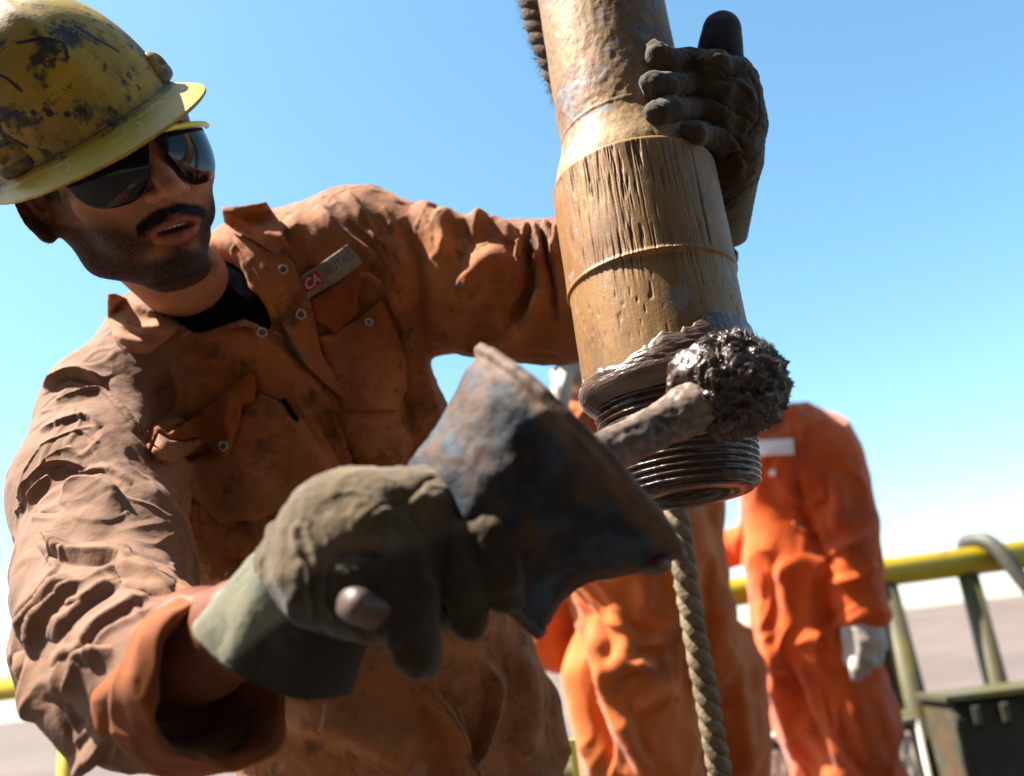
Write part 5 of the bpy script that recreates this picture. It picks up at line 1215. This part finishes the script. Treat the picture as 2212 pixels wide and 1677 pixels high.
V, Q = G.mesh(); V = relax(V, Q, 1); V, Q = refine(V, Q)
def c3(pts): return [((500 + x * 900 / 2096) * .864, (1100 + y * 720 / 1677) * .864) for x, y in pts]
V = sculpt(V, Q, [
    (c3([(620, 480), (640, 560), (680, 640), (700, 760)]), 14, 3, 'foldL'), (c3([(590, 480), (560, 560), (600, 680)]), 10, 3, 'ridge'),
    (c3([(930, 480), (1050, 400), (1160, 370), (1260, 300), (1320, 240), (1390, 210)]), 7, 3, 'crease'), (c3([(1160, 380), (1250, 480), (1350, 620)]), 12, 3, 'crease'),
    (c3([(1440, 420), (1450, 600), (1440, 800)]), 12, 3, 'crease'), (c3([(900, 500), (1020, 420), (1130, 400)]), 16, 3, 'ridge'), (c3([(1200, 350), (1330, 340), (1440, 400)]), 20, 3, 'ridge'),
    (c3([(1250, 560), (1280, 760), (1330, 900)]), 16, 3, 'ridge'), (c3([(1100, 1100), (1180, 1340)]), 12, 4, 'ridge'), (c3([(740, 700), (900, 640), (1100, 700)]), 20, 6, 'valley')])
N = vnormals(V, Q); V = V + N * (.0018 * fbm(V, 36, 2, 3) + .0012 * fbm(V, 130, 3, 4) + .0016 * np.clip(ridged(V * (1, .6, 1) + .04 * fbm(V, 20, 2, 5)[:, None], 52, 6, 1) - .3, 0, 1))[:, None]
mix_attr(m_glove, 'palm', (.034, .021, .009), .9, .2, .8, noise=(60, .4))
gx, gy, gd = c2px(V); glv = mesh_obj('glove', c2w(V), Q, m_glove, worker, attrs={'palm': np.clip((gy - (1200 - .28 * (gx - 700))) / 60, 0, 1)})
# its gauntlet cuff, an open tapering sleeve
wc = cpt(715, 1225, .590); oc = cpt(598, 1412, .602); ax_ = oc - wc; Lc = np.linalg.norm(ax_); ax_ /= Lc
u_ = np.cross(ax_, (0, 0, 1)); u_ /= np.linalg.norm(u_); v_ = np.cross(ax_, u_)
prof = [(t * Lc, .0385 + .0085 * max(t, 0) ** .8, t) for t in np.linspace(-.15, 1.0, 60)] + [(Lc + .0015, .0475, 1), (Lc + .0018, .0458, 1), (Lc, .0440, 1)] + [(t * Lc, .0345 + .0085 * max(t, 0) ** .8, t) for t in np.linspace(.97, 0, 24)]
V = []; nt_ = 200
for s_, r_, t_ in prof:
    for j in range(nt_):
        a = 2 * np.pi * j / nt_; w = 1 + .10 * math.cos(2 * a) * max(t_, 0) + .035 * math.sin(3 * a + 1) * max(t_, 0) + .02 * math.sin(7 * a + t_ * 4)
        skew = .008 * math.cos(a) * max(t_, 0)
        V.append(wc + ax_ * (s_ + skew) + (u_ * math.cos(a) * 1.08 + v_ * math.sin(a) * .92) * r_ * w)
V = np.array(V); i, k = np.meshgrid(np.arange(len(prof) - 1), np.arange(nt_), indexing='ij'); k2 = (k + 1) % nt_
Q = np.stack([i * nt_ + k, i * nt_ + k2, (i + 1) * nt_ + k2, (i + 1) * nt_ + k], -1).reshape(-1, 4)
N = vnormals(V, Q); V = V + N * (.0018 * fbm(V, 26, 2, 3) + .0006 * fbm(V, 180, 2, 4))[:, None]
Pc = c2px(V); mix_attr(m_cuff, 'palm', (.030, .024, .014), .9, .2, .8, noise=(60, .3))
mesh_obj('glove_cuff', c2w(V), Q, m_cuff, glv, attrs={'palm': np.clip(((V - wc) @ np.array((.62, -.78, 0)) - .001) / .010, 0, 1)})
P = [wc + ax_ * (-.002) + (u_ * math.cos(a) * 1.14 + v_ * math.sin(a) * .94) * .0398 for a in np.linspace(0, 2 * np.pi, 60)]; V, Fc = tube_mesh(P, .0036, 8, False); mesh_obj('cuff_seam', c2w(V), Fc, m_glove, glv)
for pts in ([(655, 1520, .60), (662, 1545, .60), (672, 1555, .605)], [(703, 1520, .60), (698, 1550, .60), (690, 1580, .61)]): V, Fc = tube_mesh(c2w(spline([cpt(*p) for p in pts], 5)), .0009, 6); mesh_obj('loose_thread', V, Fc, m_stitch, glv)

# upper glove, left hand round the pipe; pipe axis depth here is about .98
def aw(px, py, side):     # depth just outside the pipe surface seen at this pixel (side=-1 near, else axis depth)
    o = np.array((CAM.x, CAM.y)); D = c2w(cpt(px, py, 1.0)) - CAMn; a = D[0] ** 2 + D[1] ** 2; w = o - np.array((A.x, A.y)); b = 2 * (w @ D[:2]); zr = RS if py < 240 else (RS + (RJ - RS) * min(1, (py - 240) / 80)); c = w @ w - zr * zr; dsc = b * b - 4 * a * c
    return (-b - math.sqrt(dsc)) / (2 * a) if dsc > 0 else -b / (2 * a)
T_ = Field(cpt(1530, 300, .95) - .135, cpt(1530, 230, .95) + .135, .0028)
def fp(x, y, lift, r): d = aw(x, y, -1) - lift; return (x, y, d, r)
fingers = [
    [(1411, 98, .013, 15), (1418, 119, .013, 26), (1440, 134, .015, 29), (1490, 132, .012, 30), (1545, 138, .0, 31), (1595, 158, -.02, 30)],
    [(1399, 176, .015, 20), (1413, 184, .015, 28), (1440, 186, .017, 28), (1495, 182, .014, 30), (1560, 190, .0, 31), (1612, 212, -.02, 30)],
    [(1408, 240, .016, 20), (1424, 243, .016, 28), (1450, 236, .019, 28), (1500, 238, .016, 29), (1560, 250, .0, 31), (1614, 280, -.02, 30)],
    [(1484, 282, .016, 20), (1500, 290, .016, 27), (1520, 292, .018, 29), (1560, 300, .008, 32), (1606, 330, -.015, 30)]]
for f in fingers:
    g = T_.like()
    pts = []
    for x_, y_, l, r in f:
        d_ = aw(min(x_, 1585), y_, -1) - l
        if x_ > 1520: d_ = .925 + (x_ - 1520) / 90 * .03 + (l if l < 0 else 0) * -.4
        pts.append((x_, y_, d_, r))
    g.chain(ch([(p[0], p[1], p[2], p[3] * .88) for p in pts]), .007); T_.merge(g, .006)
T_.chain(ch([(1585, 190, .965, 52), (1595, 260, .965, 50), (1590, 340, .965, 50)]), .012)
T_.chain(ch([(1575, 170, .99, 50), (1585, 280, .99, 55), (1575, 370, .985, 55)]), .02)
T_.chain(ch([(1575, 360, .985, 56), (1560, 410, 1.0, 52)]), .02)
V, Q = T_.mesh(); V = relax(V, Q, 1); V, Q = refine(V, Q)
V = sculpt(V, Q, [([(1500, 140), (1550, 150), (1600, 175)], 7, 4, 'crease'), ([(1460, 208), (1530, 205), (1600, 245), (1630, 270)], 6, 6, 'crease'), ([(1500, 160), (1580, 175), (1625, 215)], 8, 4, 'crease'),
    ([(1520, 262), (1580, 280), (1610, 330)], 6, 6, 'crease'), ([(1610, 150), (1640, 200), (1638, 260), (1605, 300)], 5, 4, 'crease'), ([(1560, 350), (1590, 330), (1612, 350)], 7, 5, 'crease'), ([(1580, 300), (1600, 350), (1590, 385)], 8, 4, 'ridge'), ([(1570, 165), (1610, 190), (1632, 230)], 8, 4, 'ridge')])
N = vnormals(V, Q); V = V + N * (.0012 * fbm(V, 50, 2, 3) + .0007 * fbm(V, 170, 3, 4) + .0018 * np.clip(ridged(V * (.7, 1.6, 1) + .02 * fbm(V, 30, 2, 5)[:, None], 75, 6, 1) - .3, 0, 1))[:, None]
glu = mesh_obj('glove', c2w(V), Q, m_gdark, worker); glu['label'] = 'dark stained glove gripping the pipe with its thumb up'
K = Field(cpt(1557, 80, .99) - .06, cpt(1557, 80, .99) + .07, .0025)
K.chain(ch([(1560, 66, .985, 42), (1556, 110, .985, 45), (1560, 160, .985, 46)]), .01, sq=((0, 0, 1), .75))
V, Q = K.mesh(); V, Q = refine(V, Q); N = vnormals(V, Q); V = V + N * (.001 * fbm(V, 60, 2, 3))[:, None]
mesh_obj('thumb', c2w(V), Q, m_blue, glu)
wc = cpt(1590, 372, .985); oc = cpt(1560, 500, 1.045); ax_ = oc - wc; Lc = np.linalg.norm(ax_); ax_ /= Lc; u_ = np.cross(ax_, (0, 0, 1)); u_ /= np.linalg.norm(u_); v_ = np.cross(ax_, u_)
V = []; prof = [(t * Lc, .0215 + .004 * t) for t in np.linspace(0, 1, 50)] + [(Lc * 1.0, .0235)]
for s_, r_ in prof:
    for j in range(120):
        a = 2 * np.pi * j / 120; V.append(wc + ax_ * s_ + (u_ * math.cos(a) + v_ * math.sin(a)) * (.0035 + r_ + .0005 * math.sin(s_ * 1500)))
V = np.array(V); i, k = np.meshgrid(np.arange(len(prof) - 1), np.arange(120), indexing='ij'); k2 = (k + 1) % 120
mesh_obj('glove_cuff', c2w(V), np.stack([i * 120 + k, i * 120 + k2, (i + 1) * 120 + k2, (i + 1) * 120 + k], -1).reshape(-1, 4), m_cuff, glu)
# ================================================ the two workers behind
def orange(name, base, dirt):
    return mat(name, base, .8, spec=.3, sheen=.2, var=[(dirt, 6, .50, .68, .7), (tuple(c * .62 for c in base), 3.5, .45, .62, .5), ((.07, .035, .02), 22, .62, .72, .6)], bump=[(60, .3, .003, 'noise')])
m_or1 = orange('orange_coverall', (.56, .125, .014), (.14, .045, .015))
m_or2 = orange('red_orange_coverall', (.62, .092, .004), (.30, .05, .015))
m_wht = mat('white_cotton', (.50, .47, .42), .9, var=[((.24, .215, .16), 14, .48, .62, .7)], bump=[(200, .4, .002, 'noise')])
m_whtp = mat('white_patch', (.74, .72, .70), .85)
m_hat2 = mat('worn_hard_hat', (.55, .50, .44), .45, var=[((.20, .17, .13), 9, .5, .65, .6)])
Hv, Hq = build_head(.005, False).mesh()
hv_at = head_attrs(Hv)
def crew(label, spec, m_suit, face_az, fold_seed):
    """spec: joints in picture units and depth; whatever lies below the frame goes straight down to the deck"""
    root = empty('person', wpt(*spec['hip']) * 1.0, label, 'person'); 
    dmid = spec['hip'][2]
    F = Field(cpt(spec['box'][0], spec['box'][3], dmid) + (0, 0, -.42), cpt(spec['box'][1], spec['box'][2], dmid) + (0, 0, .42), .0095)
    lo = c2w(cpt(spec['box'][0], spec['box'][3], dmid))
    F.chain(ch(spec['torso']), .05, sq=((0, .2, 1), .72))
    F.chain(ch(spec['shoulders']), .05)
    for arm in spec['arms']: F.chain(ch(arm), .025)
    for leg in spec['legs']:
        pts = [(np.array(cpt(*q[:3])), rpx(q[3], q[2])) for q in leg]
        last = c2w(pts[-1][0]); foot = last.copy(); foot[2] = .09; pts.append(((foot - CAMn) @ CMn, .085))
        F.chain(pts, .03)
    for o in spec.get('cut', []): F.chain(ch(o), .01, sub=True)
    V, Q = F.mesh(); V = relax(V, Q, 3); V, Q = refine(V, Q)
    V = sculpt(V, Q, spec['folds']); N = vnormals(V, Q)
    V = V + N * (.011 * fbm(V * (1, .45, 1), 9, 2, fold_seed) + .012 * ridged(V * (1, .5, 1) + .1 * fbm(V, 6, 2, 3)[:, None], 11, fold_seed + 2, 2))[:, None]
    suit = mesh_obj('coverall', c2w(V), Q, m_suit, root)
    # body: head, neck, hands
    hc = cpt(*spec['head']); R = np.array(Matrix.Rotation(spec['roll'], 3, 'Z') @ Matrix.Rotation(face_az, 3, 'Y') @ Matrix.Rotation(.12, 3, 'X'))
    hv = Hv @ R.T + hc
    Nk = Field(np.minimum(hc, cpt(*spec['neck'])) - .12, np.maximum(hc, cpt(*spec['neck'])) + .12, .006).cone(hc + R @ np.array((0, -.05, -.02)), cpt(*spec['neck']), .052, .060, .02)
    nv, nq = Nk.mesh(); z0 = np.zeros(len(nv))
    mesh_obj('body', c2w(np.concatenate([hv, nv])), np.concatenate([Hq, nq + len(hv)]), m_skin, root, attrs={k: np.concatenate([v, z0]) for k, v in hv_at.items()})
    hh = hat2h(Vh) @ R.T + hc
    if spec.get('hat', True): mesh_obj('hard_hat', c2w(hh), Qh, m_hat2, root)
    for gl, big in spec['gloves']:
        c = cpt(*gl[0][:3]); Gf = Field(c - .16, c + .16, .004); r = gl[0][3]
        for f in gl[1:]: Gf.merge(Gf.like().chain(ch(f), .004), .003)
        gv, gq = Gf.mesh(); gv = relax(gv, gq, 1); gv, gq = refine(gv, gq); gv = gv + vnormals(gv, gq) * (.0022 * fbm(gv, 40, 2, 4))[:, None]
        mesh_obj('glove', c2w(gv), gq, m_wht, root)
    for b in spec['boots']:
        p = c2w(cpt(*b)); Fb = Field((p[0] - .2, p[1] - .25, 0), (p[0] + .2, p[1] + .2, .22), .008); c = np.array((p[0], p[1], 0))
        Fb.cone(c + (0, .04, .05), c + (-.02, -.13, .045), .05, .045, .02); Fb.cone(c + (0, .04, .05), c + (0, .03, .16), .048, .055, .02); bv, bq = Fb.mesh()
        mesh_obj('boot', bv, bq, m_boot, root)
    bv_ = BVHTree.FromPolygons([tuple(v) for v in V], [tuple(q) for q in Q.tolist()])
    for nm, x, y, w, h, a, mm in spec['marks']:
        V2 = []; ca, sa = math.cos(a), math.sin(a); nu, nv_ = 9, 5
        for off in (.006, .001):
            for i in range(nu):
                for j in range(nv_):
                    u, v = (i / (nu - 1) - .5) * w, (j / (nv_ - 1) - .5) * h; px, py = x + u * ca - v * sa, y + u * sa + v * ca
                    dr = cpt(px, py, 1.0); dn_ = dr / np.linalg.norm(dr); hh_ = bv_.ray_cast((0, 0, 0), tuple(dn_))[0]; d = -hh_.z if hh_ else dmid
                    V2.append(cpt(px, py, d - off))
        Fq = [(k + i * nv_ + j, k + (i + 1) * nv_ + j, k + (i + 1) * nv_ + j + 1, k + i * nv_ + j + 1) for k in (0, nu * nv_) for i in range(nu - 1) for j in range(nv_ - 1)]
        mesh_obj(nm, c2w(np.array(V2)), Fq, mm, suit)
    return root, V, Q, suit
d3 = 2.35; d2 = 1.92
crew('man in a bright red-orange coverall with a white glove hanging by the yellow rail', dict(
    hip=(1750, 1400, d3), box=(1440, 2300, 520, 2460),
    torso=[(1712, 1010, d3, 112), (1728, 1180, d3, 108), (1742, 1370, d3, 118)],
    shoulders=[(1668, 985, d3, 58), (1725, 955, d3 + .02, 66), (1775, 965, d3, 62)],
    arms=[[(1790, 985, d3 - .02, 66), (1826, 1130, d3 - .05, 68), (1840, 1210, d3 - .08, 60), (1862, 1325, d3 - .12, 50)],
          [(1712, 935, d3 - .03, 30), (1692, 880, d3 - .03, 10)], [(1650, 1010, d3 + .05, 50), (1655, 1150, d3 + .15, 44), (1545, 1200, d3 + .2, 34), (1470, 1190, d3 + .2, 32)]],
    legs=[[(1780, 1400, d3, 102), (1830, 1560, d3 - .02, 98), (1880, 1740, d3 - .03, 84)], [(1715, 1410, d3 + .03, 80), (1750, 1560, d3 + .08, 72), (1800, 1760, d3 + .12, 66)]],
    cut=[[(1668, 850, d3 - .02, 44), (1664, 915, d3 - .06, 34)]],
    head=(1562, 800, d3), hat=False, neck=(1672, 940, d3 + .02), roll=math.radians(8),
    folds=[([(1800, 1010), (1812, 1080), (1800, 1150)], 16, 16, 'ridge'), ([(1780, 1200), (1840, 1180), (1880, 1150)], 14, 14, 'fold'), ([(1790, 1260), (1850, 1250), (1900, 1220)], 12, 12, 'fold'), ([(1720, 1000), (1740, 1100), (1800, 1230)], 12, -16, 'ridge'),
           ([(1660, 1250), (1720, 1220), (1790, 1230)], 16, 12, 'ridge'), ([(1700, 1400), (1760, 1380), (1830, 1400)], 20, 14, 'fold'), ([(1640, 1300), (1680, 1480), (1720, 1640)], 14, 22, 'ridge'), ([(1700, 1420), (1740, 1560), (1790, 1677)], 16, -34, 'ridge'), ([(1830, 1440), (1850, 1540), (1900, 1677)], 24, 14, 'ridge'),
           ([(1690, 1060), (1740, 1090), (1790, 1070)], 12, 12, 'fold'), ([(1700, 1120), (1740, 1150), (1790, 1140)], 12, 12, 'fold')],
    gloves=[([(1862, 1390, d3 - .13, 50), [(1862, 1335, d3 - .12, 46), (1866, 1372, d3 - .13, 44)], [(1836, 1370, d3 - .13, 20), (1838, 1425, d3 - .13, 17), (1846, 1450, d3 - .12, 14)], [(1858, 1375, d3 - .15, 18), (1852, 1440, d3 - .16, 16), (1848, 1462, d3 - .15, 13)],
              [(1876, 1375, d3 - .15, 18), (1874, 1430, d3 - .16, 16), (1868, 1448, d3 - .16, 13)], [(1892, 1370, d3 - .14, 17), (1894, 1415, d3 - .14, 15), (1890, 1432, d3 - .15, 13)], [(1895, 1360, d3 - .11, 17), (1905, 1395, d3 - .10, 14)]], 1)],
    boots=[(1880, 1740, d3), (1800, 1760, d3 + .12)],
    marks=[('chest_patch', 1672, 967, 86, 34, -.05, m_whtp), ('snap_button', 1668, 1022, 13, 13, 0, m_whtp)]), m_or2, math.radians(-40), 21)
crew('man in a dusty orange coverall and white scarf, mostly hidden behind the drill pipe', dict(
    hip=(1430, 1420, d2), box=(1060, 1900, 470, 2640),
    torso=[(1318, 985, d2, 135), (1360, 1130, d2, 150), (1425, 1370, d2, 170)],
    shoulders=[(1235, 935, d2 - .02, 70), (1310, 905, d2 + .02, 78), (1400, 930, d2, 78)],
    arms=[[(1445, 960, d2 + .05, 75), (1490, 1100, d2 + .08, 66), (1500, 1230, d2 + .02, 58), (1530, 1330, d2 - .05, 48)],
          [(1232, 960, d2, 72), (1200, 1200, d2 + .05, 60), (1192, 1390, d2 + .12, 46), (1290, 1440, d2 + .22, 36)]],
    legs=[[(1365, 1450, d2 - .03, 130), (1385, 1620, d2 - .06, 128), (1415, 1850, d2 - .04, 105)], [(1530, 1440, d2 + .08, 118), (1545, 1600, d2 + .1, 105), (1570, 1850, d2 + .12, 88)]],
    cut=[[(1225, 800, d2 - .02, 40), (1232, 868, d2 - .1, 34)]],
    head=(1262, 690, d2 + .03), neck=(1240, 880, d2 + .02), roll=math.radians(10),
    folds=[([(1195, 900), (1240, 925), (1290, 880)], 12, 18, 'fold'), ([(1290, 1330), (1310, 1480), (1360, 1600), (1400, 1677)], 16, 26, 'ridge'), ([(1255, 1350), (1290, 1500), (1330, 1677)], 14, -24, 'ridge'), ([(1230, 1400), (1260, 1540), (1290, 1677)], 14, 20, 'ridge'),
           ([(1320, 1460), (1370, 1440), (1420, 1450)], 16, 18, 'fold'), ([(1370, 1400), (1430, 1390), (1480, 1340)], 14, 14, 'fold'), ([(1380, 1540), (1440, 1500), (1480, 1520)], 18, 14, 'fold'), ([(1320, 1300), (1350, 1400), (1300, 1480)], 18, 16, 'ridge'),
           ([(1380, 1120), (1390, 1250), (1380, 1350)], 22, 16, 'ridge'), ([(1590, 1380), (1600, 1520), (1620, 1677)], 20, 16, 'ridge'), ([(1530, 1200), (1540, 1350), (1530, 1500)], 18, -20, 'ridge')],
    gloves=[([(1300, 1440, d2 + .26, 40), [(1290, 1440, d2 + 0.28, 34), (1330, 1448, d2 + 0.25, 32)], [(1335, 1435, d2 + 0.24, 13), (1372, 1440, d2 + 0.25, 11)], [(1335, 1452, d2 + 0.23, 13), (1374, 1462, d2 + 0.24, 11)], [(1330, 1468, d2 + 0.24, 13), (1364, 1480, d2 + 0.25, 11)], [(1320, 1478, d2 + 0.26, 12), (1350, 1496, d2 + 0.26, 10)], [(1310, 1425, d2 + 0.26, 13), (1340, 1405, d2 + 0.26, 11)]], 1)],
    boots=[(1415, 1850, d2), (1570, 1850, d2 + .12)],
    marks=[('snap_button', 1252, 918, 12, 12, 0, m_snap), ('snap_button', 1248, 940, 12, 12, 0, m_snap)]), m_or1, math.radians(-35), 31)
# white scarf of the second man
p2 = [o for o in COL.objects if o.name.startswith('person')][-1]
Sf = Field(cpt(1225, 850, d2) - .17, cpt(1225, 850, d2) + .17, .005)
Sf.chain(ch([(1222, 800, d2 - .07, 16), (1212, 845, d2 - .10, 20), (1206, 880, d2 - .11, 15), (1200, 905, d2 - .11, 8)]), .02); Sf.chain(ch([(1215, 812, d2 - .03, 24), (1250, 815, d2 - .04, 30), (1285, 810, d2, 26)]), .02)
V, Q = Sf.mesh(); V, Q = refine(V, Q); V = V + vnormals(V, Q) * (.004 * ridged(V, 26, 3, 2))[:, None]
mesh_obj('scarf', c2w(V), Q, m_wht, p2)
# narrow bright post just behind the worker's hip
stake = empty('marker_post', wpt(1256, 1677, 1.55), 'thin pale yellow post low between the leaning worker and the orange trousers', 'post')
V, Fc = box_mesh(wpt(1262, 1800, 1.55), .012, .012, .30); mesh_obj('post', V, Fc, mat('pale_yellow', (.72, .66, .10), .5), stake, smooth=False)
q = wpt(1262, 1800, 1.55); V, Fc = box_mesh((q.x, q.y, (q.z - .15) / 2), .02, .02, q.z - .15); mesh_obj('foot', V, Fc, m_oli, stake, smooth=False)
